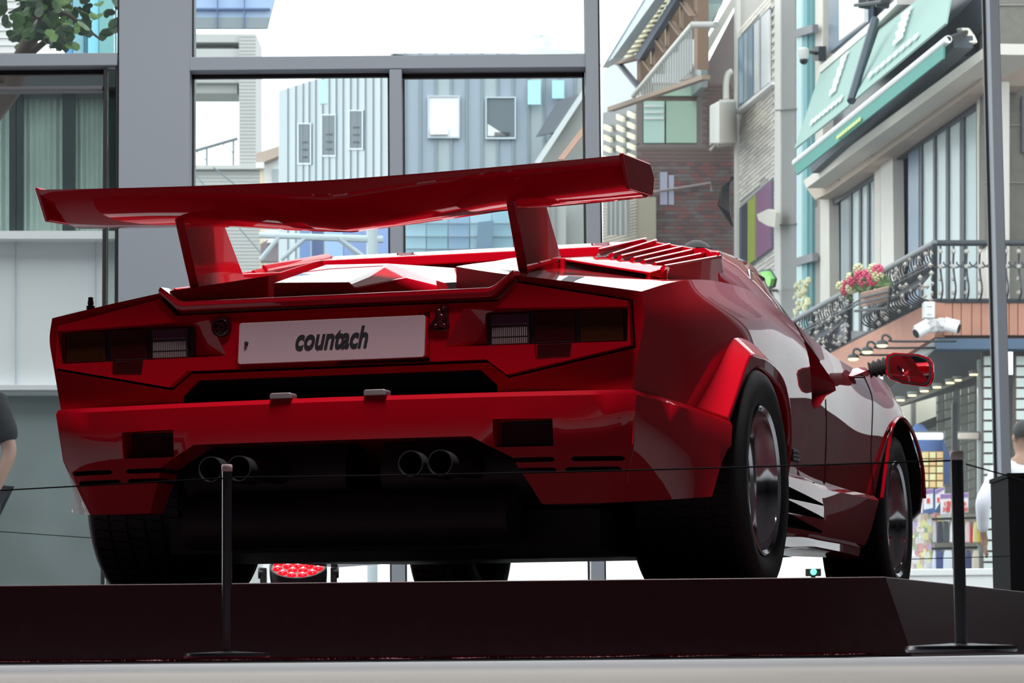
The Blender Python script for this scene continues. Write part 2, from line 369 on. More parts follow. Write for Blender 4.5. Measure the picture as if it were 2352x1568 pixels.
# sunk luggage lid between the two rear decks
fl = lambda y: .784+.10*(y+.82) if y < -.5 else .816+.06*(y+.5)
pl = [(-.47, -1.0), (.47, -1.0), (.462, -.80), (.27, -.62), (.27, .42), (-.27, .42), (-.27, -.62), (-.462, -.80)]
mb = MB(); mb.loft([[V((x, y, fl(y))) for x, y in pl], [V((x, y, 1.4)) for x, y in pl]]); cut(BODY, mb)
# rear fascia opening and the dark recess under it
PANEL = [(0, .757), (.450, .755), (.497, .803), (.806, .741), (.812, .617), (.472, .552), (.417, .594), (0, .594)]
PANEL = PANEL+[(-x, z) for x, z in PANEL[-2:0:-1]]
def grow(poly, d):
    n = len(poly); o = []
    A = sum(poly[i][0]*poly[(i+1) % n][1]-poly[(i+1) % n][0]*poly[i][1] for i in range(n)); sgn = 1 if A > 0 else -1
    for i in range(n):
        p, q, r = V(poly[i-1]), V(poly[i]), V(poly[(i+1) % n]); a = (q-p).normalized(); b = (r-q).normalized()
        na = V((a.y, -a.x))*sgn; nb = V((b.y, -b.x))*sgn; h = (na+nb); h = h/max(h.dot(na), .3); v = q+h*d; o.append((v.x, v.y))
    return o
cut(BODY, MB().ext([(x, -1, z) for x, z in PANEL], (0, .30, 0)), GAP)
cut(BODY, MB().ext([(x, -1, z) for x, z in [(-.44, .50), (.44, .50), (.44, .535), (.395, .576), (-.395, .576), (-.44, .535)]], (0, .32, 0)), GAP)
# side air duct behind the door
duct = [(1.005, .80), (.995, .72), (.985, .605), (1.02, .592), (1.12, .607), (1.26, .652), (1.47, .686), (1.475, .708), (1.30, .752), (1.16, .785), (1.06, .808)]
for sx in (-1, 1):
    dep = lambda y: .76+(y-1.0)/.5*.115
    cut(BODY, MB().loft([[V((sx*dep(y), y, z)) for y, z in duct], [V((sx*1.0, y, z)) for y, z in duct]]))
BODY.data.materials[0] = PAINT
shade(BODY.data, 30)
bev_ = BODY.modifiers.new('bevel', 'BEVEL'); bev_.width = .006; bev_.segments = 2; bev_.limit_method = 'ANGLE'; bev_.angle_limit = R(35); bev_.use_clamp_overlap = True; bev_.harden_normals = False

def pair(f):
    for sx in (-1, 1): f(sx)
# --- rear wheel-arch flares
FL_R = [(-.43, .505, .848), (-.25, .632, .853), (-.095, .728, .856), (.03, .752, .866), (.21, .735, .880), (.34, .69, .893), (.45, .635, .896), (.49, .55, .896), (.51, .45, .893), (.49, .36, .888), (.43, .26, .88), (.37, .19, .875)]
FL_K = [(-.37, .462, .950), (-.24, .563, .952), (-.115, .650, .952), (.0, .662, .952), (.13, .662, .952), (.29, .640, .950), (.39, .590, .948), (.44, .53, .945), (.465, .45, .940), (.45, .37, .935), (.40, .27, .928), (.36, .20, .92)]
FL_A = [(-.345, .452, .946), (-.212, .550, .948), (-.115, .602, .948), (0, .630, .948), (.15, .622, .946), (.30, .597, .944), (.385, .553, .942), (.428, .50, .938), (.447, .44, .933), (.432, .37, .928), (.38, .275, .920), (.345, .205, .912)]
def flare(sx):
    n = 3; sm = lambda T: [V((sx*x, y, z)) for (x, y, z) in [(p.z, p.x, p.y) for p in crv(T, n)]]
    r, k, a = sm(FL_R), sm(FL_K), sm(FL_A); i0 = [V((sx*.84, p.y, p.z)) for p in a]
    for j in range(len(r)):      # the ridge starts inside the body side
        r[j].x = sx*(abs(r[j].x)-.012)
    mb = MB().grid([r, [r[j].lerp(k[j], .5)+V((sx*(.0 if j < 7 else .006), 0, 0)) for j in range(len(r))], k, a, i0])
    mb.f.append([0, 0+len(r), 2*len(r), 3*len(r), 4*len(r)])
    o = mb.build('wheel_arch_flare', PAINT, CAR, smooth=24); sd = o.modifiers.new('bevel', 'BEVEL'); sd.width = .005; sd.segments = 2; sd.limit_method = 'ANGLE'; sd.angle_limit = R(24)
pair(flare)
def fflare(sx):
    a = crv([V((y, z, 0)) for y, z in FARCH[2:-2]], 4)
    MB().tube([V((sx*(.898+.014*(1-abs(p.y-.5)*2.2)), p.x, p.y)) for p in a], .007, 6).build('arch_lip', PAINT, CAR, smooth=60)
pair(fflare)

# --- rear bumper
bt = [(0, -.872), (.40, -.858), (.70, -.828), (.795, -.806), (.815, -.78), (.875, -.60), (.952, -.366)]
bb = [(0, -.80), (.40, -.785), (.66, -.755), (.74, -.725), (.765, -.70), (.84, -.60), (.925, -.47)]
def bsec(i):
    (xt, yt), (xb, yb) = bt[i], bb[i]; zt = [.512, .511, .510, .510, .507, .49, .455][i]; zk = [.372, .372, .372, .372, .370, .352, .325][i]; zb = [.226, .226, .226, .228, .23, .238, .250][i]
    n = V((xt, yt+.5, 0)).normalized() if i > 2 else V((0, -1, 0)); e = .012
    return [V((xt, yt, zt))-n*.10+V((0, 0, .004)), V((xt, yt, zt)), V((xt, yt, zt-.012))+n*.006, V((xt*.80+xb*.20, yt*.92+yb*.08, (zt+zk)/2))+n*.010, V((xt*.62+xb*.38, yt*.80+yb*.20, zk))+n*.012, V((xb, yb, zb)), V((xb, yb, zb))-n*.08]
secs = [bsec(i) for i in range(7)]; 
lines = [crv([s[j] for s in secs], 4) for j in range(7)]
rr = [[l[k] for l in lines] for k in range(len(lines[0]))]
rows = [[V((-p.x, p.y, p.z)) for p in r] for r in rr[:0:-1]]+rr
BUMP = MB().loft(rows).build('rear_bumper', [PAINT], CAR, smooth=28)
cutp = [(-.585, .15), (-.53, .265), (-.488, .345), (-.385, .400), (.385, .400), (.488, .345), (.53, .265), (.585, .15)]
cut(BUMP, MB().ext([(x, -1.1, z) for x, z in cutp], (0, 1, 0)), self_=True)
FOG = [(-.078, .370), (.078, .370), (.078, .440), (-.078, .442)]
for sx in (-1, 1):
    cut(BUMP, MB().ext([(sx*.523+sx*x, -1, z) for x, z in FOG], (0, .215, 0)), self_=True)
    for z0, x0, x1 in ((.337, .64, .775), (.311, .62, .762), (.337, .46, .60), (.311, .475, .60)):
        cut(BUMP, MB().ext([(sx*x, -1, z0+dz) for x, dz in ((x0, 0), (x0+.008, .006), (x1-.008, .006), (x1, 0), (x1-.008, -.006), (x0+.008, -.006))], (0, .34, 0)), GAP, self_=True)
shade(BUMP.data, 28); b_ = BUMP.modifiers.new('bevel', 'BEVEL'); b_.width = .005; b_.segments = 2; b_.limit_method = 'ANGLE'; b_.angle_limit = R(30)
LENSR = mat('smoked_red_lens', (.05, .004, .006), .08, coat=1, spec=.6)
LENSA = mat('smoked_amber_lens', (.055, .016, .006), .10, coat=1)
LENSC = mat('smoked_clear_lens', (.06, .04, .045), .12, coat=1)
def ribs(mb, x0, x1, y, z0, z1, n, d=.0025):
    for i in range(n):
        x = x0+(x1-x0)*(i+.5)/n; h = (x1-x0)/n*.28; mb.box(x-h, x+h, y-d, y+.001, z0, z1)
    return mb
def fog(sx):
    g = MB().box(sx*.523-.074, sx*.523+.074, -.792, -.77, .372, .438).build('fog_lamp', BLACK, CAR, bevel=.004)
    MB().box(sx*.523-.064, sx*.523+.064, -.797, -.79, .380, .430).build('lens', LENSR, g, bevel=.003)
    ribs(MB(), sx*.523-.062, sx*.523+.062, -.797, .382, .428, 24, .0015).build('lens_ribs', LENSR, g, kind='stuff')
pair(fog)
for sx in (-1, 1):   # number plate lamps
    MB().loft([[V((sx*.131+x*.031*k, -.880+.045*(y+1)/2, z+.004)) for x, y in ((-1, -1), (1, -1), (1, 1), (-1, 1))] for k, z in ((1, .508), (1, .519), (.86, .524))]).build('plate_lamp', mat('pale_chrome', (.6, .5, .52), .25, metal=.7), CAR, bevel=.003)

# --- rear fascia with the two lamp clusters
FAS = MB().ext([(x, -.826, z) for x, z in grow(PANEL, -.006)], (0, .07, 0)).build('rear_fascia', [PAINT], CAR, smooth=30)
WELL = [(.300, .636), (.352, .735), (.800, .722), (.797, .632)]
for sx in (-1, 1):
    mb = MB(); mb.loft([[V((sx*x, -.95, z)) for x, z in WELL], [V((sx*x, -.829, z)) for x, z in WELL], [V((sx*(x if i > 1 else x+.075), -.788, z+(.004 if i in (0, 3) else -.006))) for i, (x, z) in enumerate(WELL)]]); cut(FAS, mb)
    cut(FAS, MB().ext([(sx*x, -.95, z) for x, z in ((.545, .645), (.65, .645), (.645, .597), (.552, .594))], (0, .142, 0)))
cut(FAS, MB().ext([(x, -.95, z) for x, z in ((-.265, .60), (.265, .60), (.265, .738), (-.265, .738))], (0, .130, 0)))
cut(FAS, MB().ext([(x, -.95, z) for x, z in ((-.265, .73), (-.13, .73), (-.13, .747), (-.265, .747))], (0, .130, 0)))
cut(FAS, MB().ext([(x, -.95, z) for x, z in ((.265, .73), (.13, .73), (.13, .747), (.265, .747))], (0, .130, 0)))
shade(FAS.data, 28); b_ = FAS.modifiers.new('bevel', 'BEVEL'); b_.width = .004; b_.segments = 2; b_.limit_method = 'ANGLE'; b_.angle_limit = R(30)
def lamps(sx):
    t = MB().box(sx*.601-.190, sx*.601+.190, -.800, -.78, .632, .722).build('tail_light', mat('lamp_housing_dark', (.02, .006, .008), .35), CAR, bevel=.003)
    for x0, x1, mm in ((.426, .530, LENSC), (.546, .652, LENSR), (.668, .782, LENSA)):
        l = MB().box(min(sx*x0, sx*x1), max(sx*x0, sx*x1), -.808, -.795, .637, .718).build('lens', mm, t, bevel=.003)
        mb = MB(); a, b = sorted((sx*(x0+.004), sx*(x1-.004)))
        if mm is LENSC:
            ribs(mb, a, b, -.808, .640, .655, 18); ribs(mb, a, b, -.808, .659, .682, 18)
        else: ribs(mb, a, b, -.808, .640, .690, 30, .0012)
        mb.build('lens_ribs', mat('pale_ribs', (.32, .26, .27), .25) if mm is LENSC else mm, t, kind='stuff')
        if mm is LENSC: MB().box(a, b, -.8095, -.806, .690, .714).build('reflector', mat('violet_reflector', (.09, .03, .06), .2, coat=1), t, bevel=.002)
    MB().box(sx*.598-.046, sx*.598+.046, -.812, -.80, .597, .636).build('reflector', LENSR, t, bevel=.003)
pair(lamps)
# round badge on the left, shield emblem on the right
BRZ = mat('dark_red_badge', (.05, .006, .010), .25, metal=.4, coat=1)
b25 = MB().lathe([(0, -.834), (.020, -.834), (.022, -.833), (.028, -.833), (.029, -.829), (.029, -.82), (0, -.82)], 36, 'y', (-.319, 0, .714)).build('round_badge', BRZ, CAR, smooth=35)
MB().lathe([(.0175, -.834), (.0180, -.836), (.0198, -.836), (.0203, -.834)], 36, 'y', (-.319, 0, .714)).build('badge_ring', BRZ, b25, smooth=35)
text_on('badge_number', '25', .027, mat('badge_highlight', (.10, .015, .02), .2, metal=.6), b25, (-.319, -.8345, .714), (1, 0, 0), (0, 0, 1), .0018, bold=.0006)
shp = [(.262, .682), (.264, .690), (.280, .712), (.288, .733), (.297, .745), (.308, .746), (.317, .738), (.318, .725), (.314, .714), (.321, .702), (.317, .694), (.318, .680), (.300, .677)]
em = MB().ext([(x, -.834, z) for x, z in shp], (0, .012, 0)).build('shield_emblem', BRZ, CAR, bevel=.002)
mb = MB()
for a, b, c, r in ((.292, .727, 0, .009), (.298, .712, 0, .011), (.296, .697, 0, .010), (.283, .690, 0, .007), (.306, .690, 0, .007), (.305, .735, 0, .006)): mb.ball((a, -.834, b), r, 10, (1, .45, 1))
mb.build('emblem_relief', mat('badge_highlight', (.1, .015, .02), .2), em, smooth=60, kind='stuff')
# number plate with the model name
def rrect(w, h, r, n=5):
    o = []
    for cx, cz, a0 in ((w-r, h-r, 0), (-w+r, h-r, 90), (-w+r, -h+r, 180), (w-r, -h+r, 270)):
        for k in range(n+1): a = R(a0+90*k/n); o.append((cx+r*cos(a), cz+r*sin(a)))
    return o
PLT = mat('pale_pink_plate', (.40, .27, .30), .45, noise_amt=.05, nscale=200)
tl, br = V((0, -.846, .719)), V((0, -.857, .610))
cz = (tl.z+br.z)/2; cy = (tl.y+br.y)/2; tilt = math.atan2(br.y-tl.y, tl.z-br.z)
np_ = MB().ext([(x, 0, z) for x, z in rrect(.2605, .0555, .007)], (0, .004, 0)).build('number_plate', PLT, CAR, bevel=.001)
np_.location = (0, cy, cz); np_.rotation_euler = (tilt, 0, 0)
text_on('plate_lettering', 'countach', .079, mat('plate_black', (.012, .010, .013), .5), np_, (.0, -.0008, .002), (1, 0, 0), (0, 0, 1), .0007, sx=.70, bold=.0022, shear=.25, spacing=1.0)
MB().lathe([(0, -.006), (.004, -.006), (.006, 0), (0, 0)], 14, 'y', (-.238, 0, 0)).build('plate_bolt', DARKMETAL, np_, smooth=40)
MB().box(-.264, .264, .004, .03, -.052, .052).build('plate_backing', PAINT, np_)
# --- luggage lid rear lip with upturned ends
lp = [(.0, .757, .786), (.43, .757, .786), (.446, .762, .792), (.492, .803, .826), (.497, .803, .829)]
def lipsec(x, z0, z1): 
    yb = -.80 if x < .45 else -.80
    return [V((x, -.838, z0+.004)), V((x, -.842, z0+(z1-z0)*.6)), V((x, -.832, z1)), V((x, -.775, z1+.003)), V((x, -.775, z0))]
h = [lipsec(*q) for q in lp]; rows = [[V((-p.x, p.y, p.z)) for p in r] for r in h[:0:-1]]+h
MB().loft(rows).build('lid_lip', PAINT, CAR, bevel=.004)
# --- hump on the lid
A, B = U(628, 649, 'y', -.75), U(800, 648, 'y', -.75); Cc = U(895, 605, 'x', .0); D = U(745, 608, 'y', Cc.y)
E1 = U(815, 662, 'y', -.74); G = U(932, 637, 'y', -.53); H = U(1004, 655, 'y', -.50); H2 = U(1000, 642, 'y', -.45)
z0 = .77; dn = lambda p, dy=0: V((p.x, p.y+dy, z0)); bk = .42
C2 = V((Cc.x, bk, 1.0)); D2 = V((D.x-.03, bk, 1.0)); H3 = V((.20, bk, .86))
mb = MB(); vs_ = [A, B, Cc, D, E1, G, H2, H, C2, D2, H3, dn(A, -.01), dn(B, -.01), dn(E1), dn(H), V((.2, bk, z0)), V((D2.x, bk, z0))]
mb.add(vs_, [(0, 1, 2, 3), (3, 2, 8, 9), (1, 4, 5, 2), (2, 5, 7, 6), (2, 6, 10, 8), (0, 11, 12, 1), (1, 12, 13, 4), (4, 13, 14, 7, 5), (6, 7, 14, 15, 10), (8, 10, 15, 16, 9), (0, 3, 9, 16, 11), (11, 16, 15, 14, 13, 12)])
mb.build('lid_hump', PAINT, CAR, bevel=.005)
# --- dark engine grille in the channel and the red roof spoiler behind it
MB().ext([(.265, -.40, .845), (.265, .40, .945), (.265, .40, .90), (.265, -.40, .80)], (-.53, 0, 0)).build('engine_grille', BLACK, CAR)
mb = MB()
for i in range(14):
    y = -.38+i*.055; z = .847+(y+.40)*.125; mb.box(-.262, .262, y, y+.018, z-.004, z+.012)
mb.build('grille_slats', BLACK, CAR, kind='stuff')
# --- cabin
T0 = [(.715, .42, 1.030), (.705, .60, 1.048), (.69, .85, 1.064), (.678, 1.1, 1.077), (.662, 1.28, 1.075), (.625, 1.46, 1.058), (.645, 1.75, .945), (.70, 2.1, .835), (.70, 2.22, .80)]
B0 = [(.74, .42, .905), (.765, .60, .895), (.775, .85, .88), (.775, 1.1, .862), (.77, 1.28, .848), (.765, 1.46, .836), (.755, 1.75, .818), (.735, 2.1, .80), (.72, 2.24, .78)]
rows = []
for t, b in zip(T0, B0):
    zc = t[2]+(.006 if t[1] < 1.5 else .012)
    half = [V((b[0], b[1], b[2]-.03)), V((b[0], b[1], b[2])), V((t[0]*.35+b[0]*.65+.01, t[1], t[2]*.35+b[2]*.65)), V((t[0]+.004, t[1], t[2]-.015)), V((t[0]-.02, t[1], t[2]+.002)), V((t[0]*.5, t[1], zc)), V((0, t[1], zc))]
    rows.append(half+[V((-p.x, p.y, p.z)) for p in half[-2::-1]])
# tunnel roof over the rear window
cab = MB().loft([list(r) for r in rows]).build('cabin', PAINT, CAR, smooth=30)
def sideglass(sx):
    pts = [(.72, .905), (.95, 1.03), (1.30, 1.045), (1.42, 1.03), (1.95, .86), (1.95, .835), (1.3, .872), (.80, .905)]
    o = []
    for y, z in pts:
        t = lerpt([(q[1], q[0], q[2]) for q in T0], y); b = lerpt([(q[1], q[0], q[2]) for q in B0], y); k = (z-b[1])/max(t[1]-b[1], .01)
        o.append(V((sx*(b[0]+(t[0]-b[0])*k+.005), y, z)))
    MB().ext(o, (-sx*.008, 0, 0)).build('side_window', DGLASS, CAR)
pair(sideglass)
ws = [V((-.55, 1.50, 1.066)), V((.55, 1.50, 1.066)), V((.645, 2.16, .826)), V((-.645, 2.16, .826))]
MB().ext([p+V((0, .004, .010)) for p in ws], (0, .006, .006)).build('windscreen', DGLASS, CAR)
# --- louvred air boxes over the engine, slats running lengthwise
def boxpt(xk, px, py): return U(px, py, 'x', xk)
top_px = [(1482, 546), (1505, 549.5), (1536, 559), (1564.5, 565), (1593, 571), (1622, 578), (1652, 586)]
low_px = [(1372, 571), (1404, 581), (1424, 586), (1453, 591), (1477, 597), (1502, 603), (1524, 609)]
def airbox(sx):
    m = lambda p: V((sx*p.x, p.y, p.z))
    RI, RO, FI, FO = V((.485, -.375, .915)), V((.705, -.245, .880)), V((.495, .46, 1.070)), V((.735, .46, 1.022))
    dz = V((0, 0, -.018)); lipI, lipO = RI+dz, RO+dz
    LI, LO = U(1396, 584, 'x', .52), U(1527, 612, 'x', .727)
    # rear hood of the box (bright roof) with a black slot below
    mb = MB(); mb.loft([[m(RI), m(RO), m(RO+dz*.30), m(RI+dz*.30)], [m(LI+V((-.03, .03, 0))), m(LO+V((.008, 0, 0))), m(LO+V((.008, 0, -.04))), m(LI+V((-.03, .03, -.04)))]]); 
    box = mb.build('air_box', PAINT, CAR, bevel=.003)
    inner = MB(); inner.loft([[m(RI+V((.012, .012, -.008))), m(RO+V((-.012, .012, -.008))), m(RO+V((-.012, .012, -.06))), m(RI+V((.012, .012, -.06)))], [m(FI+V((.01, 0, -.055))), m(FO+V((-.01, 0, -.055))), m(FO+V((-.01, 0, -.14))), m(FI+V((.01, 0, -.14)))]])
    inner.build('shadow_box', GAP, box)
    # side walls
    ow = [RO, LO+V((.012, 0, 0)), U(1655, 590, 'x', .735), V((.74, .50, .93)), V((.735, .3, .90)), V((.715, -.05, .88)), V((.706, -.245, .845))]
    MB().ext([m(p) for p in ow], m(V((-.014, 0, 0)))).build('outer_wall', PAINT, box, bevel=.003)
    iw = [RI, LI+V((-.03, .03, 0)), FI, V((.495, .46, .93)), V((.485, -.375, .84))]
    MB().ext([m(p) for p in iw], m(V((.014, 0, 0)))).build('inner_wall', PAINT, box, bevel=.003)
    for k in range(7):
        xk = .506+.0375*k; t, l = boxpt(xk, *top_px[k]), boxpt(xk, *low_px[k]); pass
        path = [l.lerp(t, i/4) for i in range(5)]
        rows = [[m(p+V((-.013, 0, -.016))), m(p+V((-.007, 0, -.004))), m(p+V((.002, 0, .0015))), m(p+V((.0065, 0, -.001))), m(p+V((.004, 0, -.010))), m(p+V((-.007, 0, -.026)))] for p in path]
        MB().loft(rows).build('slat', PAINT, box, smooth=50)
    MB().loft([[m(FI+V((0, -.012, 0))), m(FO+V((0, -.012, 0))), m(FO+V((0, -.012, -.11))), m(FI+V((0, -.012, -.11)))], [m(FI+V((0, .06, 0.002))), m(FO+V((-.01, .06, .004))), m(FO+V((-.01, .06, -.11))), m(FI+V((0, .06, -.11)))]]).build('front_wall', PAINT, box, bevel=.003)
pair(airbox)
MB().loft([[V((-.49, y, z)), V((.49, y, z)), V((.49, y, z-d)), V((-.49, y, z-d))] for y, z, d in ((.36, 1.043, .028), (.46, 1.068, .05), (.62, 1.07, .05))]).build('roof_spoiler', PAINT, CAR, bevel=.004)
MB().ext([(-.48, .42, 1.02), (.48, .42, 1.02), (.48, .40, .80), (-.48, .40, .80)], (0, .02, 0)).build('rear_window', DGLASS, CAR)
# --- rear wing
WX = [-.815, -.6, -.4, -.2, 0, .2, .4, .6, .815]
rows = []
for i in range(33):
    x = -.81+1.62*i/32; a = abs(x)/.81
    sag = -.020*(1-a**1.6); lo = -.034*max(0, 1-a*1.9)-.004*(1-a); yl = -.04*(1-a)
    P = [(-.930, 1.094), (-.925, 1.088), (-.86, 1.052+lo*.3), (-.78, 1.030+lo*.7), (-.70, 1.022+lo), (-.62, 1.023+lo), (-.55, 1.034+lo*.6), (-.52, 1.052+lo*.3), (-.55, 1.068), (-.70, 1.082), (-.85, 1.092)]
    P = [(y if y < -.7 else -.7+(y+.7)*(1-.58*a**4), z) for y, z in P]
    rows.append([V((x, y+yl*(y+.93)/.4*2.2, z+sag*(1 if z > 1.06 else .8))) for y, z in P])
WING = MB().loft(rows).build('rear_wing', PAINT, CAR, smooth=40)
EP = [(-.931, 1.100), (-.665, 1.113), (-.625, 1.080), (-.643, 1.030), (-.866, 1.016)]
def wingbits(sx):
    MB().ext([(sx*.822, y, z) for y, z in EP], (-sx*.014, 0, 0)).build('end_plate', PAINT, WING, bevel=.005, seg=3)
    q = [(-.775, 1.034), (-.69, 1.030), (-.60, 1.022), (-.49, 1.044), (-.345, .906), (-.40, .892), (-.665, .847)]
    q = [(-.785, 1.040), (-.62, 1.030), (-.49, 1.050), (-.33, .905), (-.35, .880), (-.66, .835)]
    MB().ext([(sx*.483, y, z) for y, z in q], (-sx*.026, 0, 0)).build('wing_pylon', PAINT, WING, bevel=.005, seg=2)
    MB().lathe([(0, 0), (.0035, 0), (.0035, .003), (0, .003)], 10, 'x', (sx*.483, -.385, .905)).build('pylon_bolt', BLACK, WING)
pair(wingbits)
# --- side skirts with cooling slots
def skirt(sx):
    topl = [(.34, .372, .905), (.55, .368, .912), (.80, .362, .918), (1.0, .352, .92), (1.35, .356, .92), (1.65, .357, .92), (1.92, .360, .915)]
    botl = [(.30, .142, .93), (.45, .140, .93), (.72, .150, .935), (.90, .150, .935), (1.2, .148, .93), (1.4, .146, .925), (1.545, .143, .92)]
    tl_, bl_ = crv([(x, y, z) for y, z, x in topl], 3), crv([(x, y, z) for y, z, x in botl], 3); rows = []
    for t, b in zip(tl_, bl_):
        rows.append([V((sx*p.x, p.y, p.z)) for p in (V((.84, t.y, t.z+.012)), t+V((-.012, 0, .004)), t+V((.004, 0, -.012)), t.lerp(b, .55)+V((.012, 0, 0)), t.lerp(b, .80)+V((.008, 0, 0)), t.lerp(b, .83)+V((-.006, 0, 0)), b+V((0, 0, .006)), b+V((-.02, 0, 0)), V((.70, b.y, b.z+.01)))])
    o = MB().loft(rows).build('side_skirt', [PAINT], CAR, smooth=28)
    for k in range(3):
        z = .318-.043*k; y0, y1 = .50, .93-.03*k
        mb = MB(); mb.loft([[V((sx*.85, y0-.1, z+.014)), V((sx*.85, y0-.1, z-.030)), V((sx*.90, y1, z-.032)), V((sx*.90, y1, z-.026))], [V((sx*1.0, y0-.1, z+.014)), V((sx*1.0, y0-.1, z-.030)), V((sx*1.0, y1, z-.032)), V((sx*1.0, y1, z-.026))]]); cut(o, mb, GAP)
    shade(o.data, 28); b2 = o.modifiers.new('bevel', 'BEVEL'); b2.width = .003; b2.segments = 2; b2.limit_method = 'ANGLE'; b2.angle_limit = R(30)
pair(skirt)
# --- shut lines of the door, small vent, belt crease
def doorlines(sx):
    def sx_at(y, z):
        s = lerpt(ST, y); pts = crv([V((s[0], s[1], 0)), V((s[2], s[3], 0)), V((s[4], s[5], 0)), V((s[6], s[7], 0))], 6)
        for a, b in zip(pts, pts[1:]):
            if a.y <= z <= b.y: return a.x+(b.x-a.x)*(z-a.y)/(b.y-a.y)
        return pts[0].x if z < pts[0].y else pts[-1].x
    for L in ([(1.245, .64), (1.24, .60), (1.235, .5), (1.225, .37)], [(2.02, .372), (1.96, .50), (2.0, .62), (2.07, .72), (2.09, .80)], [(1.0, .862), (1.06, .815), (1.16, .79), (1.26, .765)]):
        pts = crv([V((y, z, 0)) for y, z in L], 5); MB().tube([V((sx*(sx_at(p.x, p.y)-.0006), p.x, p.y)) for p in pts], .0028, 6).build('door_seam', GAP, CAR)
    v = MB().box(sx*.905-.004, sx*.905+.004, .62, .70, .405, .445).build('side_vent', BLACK, CAR, bevel=.003)
    mb = MB()
    for k in range(3): mb.box(sx*.909-.002, sx*.909+.003, .625, .695, .411+.012*k, .416+.012*k)
    mb.build('vent_fins', mat('vent_grey', (.25, .25, .25), .3), v, kind='stuff')
pair(doorlines)
# --- wing mirror on its rubber bellows
def mirror_(sx):
    m = lambda x, y, z: V((sx*x, y, z)); c = V((1.02, 2.0, .795))
    oc = [(-.083, .040), (-.078, .052), (-.055, .060), (.030, .052), (.066, .038), (.079, .018), (.078, -.030), (.068, -.052), (.050, -.060), (-.030, -.046), (-.072, -.028), (-.084, -.008)]
    ring = lambda k, y: [m(c.x+x*k, c.y+y, c.z+z*k) for x, z in oc]
    h = MB().loft([ring(1, 0), ring(1.02, .012), ring(.97, .04), ring(.80, .085), ring(.45, .115)]).build('wing_mirror', PAINT, CAR, smooth=50)
    MB().loft([ring(.92, -.003), ring(.92, .004)]).build('mirror_seal', BLACK, h)
    MB().loft([ring(.83, -.0048), ring(.83, -.002)]).build('mirror_glass', MIRRORM, h)
    p0, p1 = V((.875, 2.02, .800)), V((.945, 2.03, .815)); path = []; rad = []
    for i in range(17):
        path.append((lambda q: m(q.x, q.y, q.z))(p0.lerp(p1, i/16))); rad.append(.022+.006*(i % 4 < 2)+.006*i/16)
    MB().tube(path, rad, 16).build('bellows', RUBBER, h, smooth=60)
    MB().loft([[m(.80, 1.80, .775), m(.86, 1.80, .76), m(.85, 2.12, .785), m(.79, 2.12, .80)], [m(.85, 1.97, .808), m(.885, 1.97, .795), m(.885, 2.05, .800), m(.85, 2.05, .815)]]).build('mirror_foot', PAINT, h, bevel=.004)
pair(mirror_)
# --- wheels
def wheel(x, y, r, wdt, rimr, sx, name='wheel'):
    """axis along x, outer face towards sx"""
    e = bpy.data.objects.new(name, None); COL.objects.link(e); e.parent = CAR; e.location = (sx*x, y, r+.0048); e.empty_display_size = .1
    hw = wdt/2; s = sx
    prof = [(rimr-.006, s*-hw*.86), (rimr+.03, -s*hw*.98), (r*.86, -s*hw), (r*.955, -s*hw*.95), (r*.99, -s*hw*.86), (r, -s*hw*.7), (r, -s*hw*.3), (r, s*hw*.3), (r, s*hw*.7), (r*.99, s*hw*.86), (r*.955, s*hw*.95), (r*.86, s*hw), (rimr+.03, s*hw*.98), (rimr+.006, s*hw*.90), (rimr-.006, s*hw*.86)]
    tm = MB(); n = 72; rows = [[V((h, rr*cos(2*pi*k/n), rr*sin(2*pi*k/n))) for k in range(n)] for rr, h in prof]; tm.grid(rows, True)
    ty = tm.build('tyre', RUBBER, e, smooth=45)
    tb = MB()
    for k in range(64):
        a = 2*pi*k/64
        for q in range(5):
            h0 = -hw*.80+q*hw*.33; ang = a+(.02 if q % 2 else 0)
            c_, s_ = cos(ang), sin(ang); t_ = .0145*r/.311
            pts = [(h0, -t_), (h0+hw*.27, -t_+.008), (h0+hw*.27, t_+.008-.004), (h0, t_-.004)]
            lo = [V((hh, (r-.002)*c_-tt*s_, (r-.002)*s_+tt*c_)) for hh, tt in pts]; hi = [V((hh, (r+.0045)*c_-tt*s_, (r+.0045)*s_+tt*c_)) for hh, tt in pts]
            if abs(h0) > hw*.6 or h0+hw*.27 > hw*.6: hi = [p*.992 if 0 else p for p in hi]
            tb.loft([lo, hi])
    tb.build('tread_blocks', RUBBER, ty, kind='stuff')
    out = s*hw*.93
    pr = [(rimr, out-s*.012), (rimr+.006, out), (rimr+.001, out+s*.003), (rimr-.010, out-s*.004), (rimr-.014, out-s*.03), (rimr-.020, out-s*.036), (rimr-.024, out-s*.07), (rimr-.034, out-s*.078), (rimr-.040, out-s*.12), (rimr-.045, out-s*.15), (rimr-.05, -s*hw*.8)]
    rm = MB(); rows = [[V((h, rr*cos(2*pi*k/64), rr*sin(2*pi*k/64))) for k in range(64)] for rr, h in pr]; rm.grid(rows, True)
    rim = rm.build('rim', CHROME, e, smooth=40)
    hubx = out-s*.115
    MB().lathe([(0, hubx-s*.03), (rimr-.042, hubx-s*.03), (rimr-.042, hubx-s*.02), (.09, hubx), (.05, hubx+s*.012), (0, hubx+s*.014)], 40, 'x').build('wheel_disc', mat('dark_wheel_metal', (.22, .22, .23), .3, metal=.9), rim, smooth=35)
    for k in range(5):
        a = 2*pi*k/5+.3; mm = MB().lathe([(0, hubx-s*.02), (.034, hubx-s*.02), (.036, hubx-s*.006), (.030, hubx-s*.004), (.028, hubx-s*.012), (0, hubx-s*.012)], 20, 'x', (0, .108*cos(a), .108*sin(a)))
        mm.build('wheel_hole', GAP, rim, smooth=40)
    MB().tube([V((hubx+s*.01, -.02, -rimr+.05)), V((hubx+s*.045, -.03, -rimr+.062))], .005, 8).build('valve', BLACK, rim)
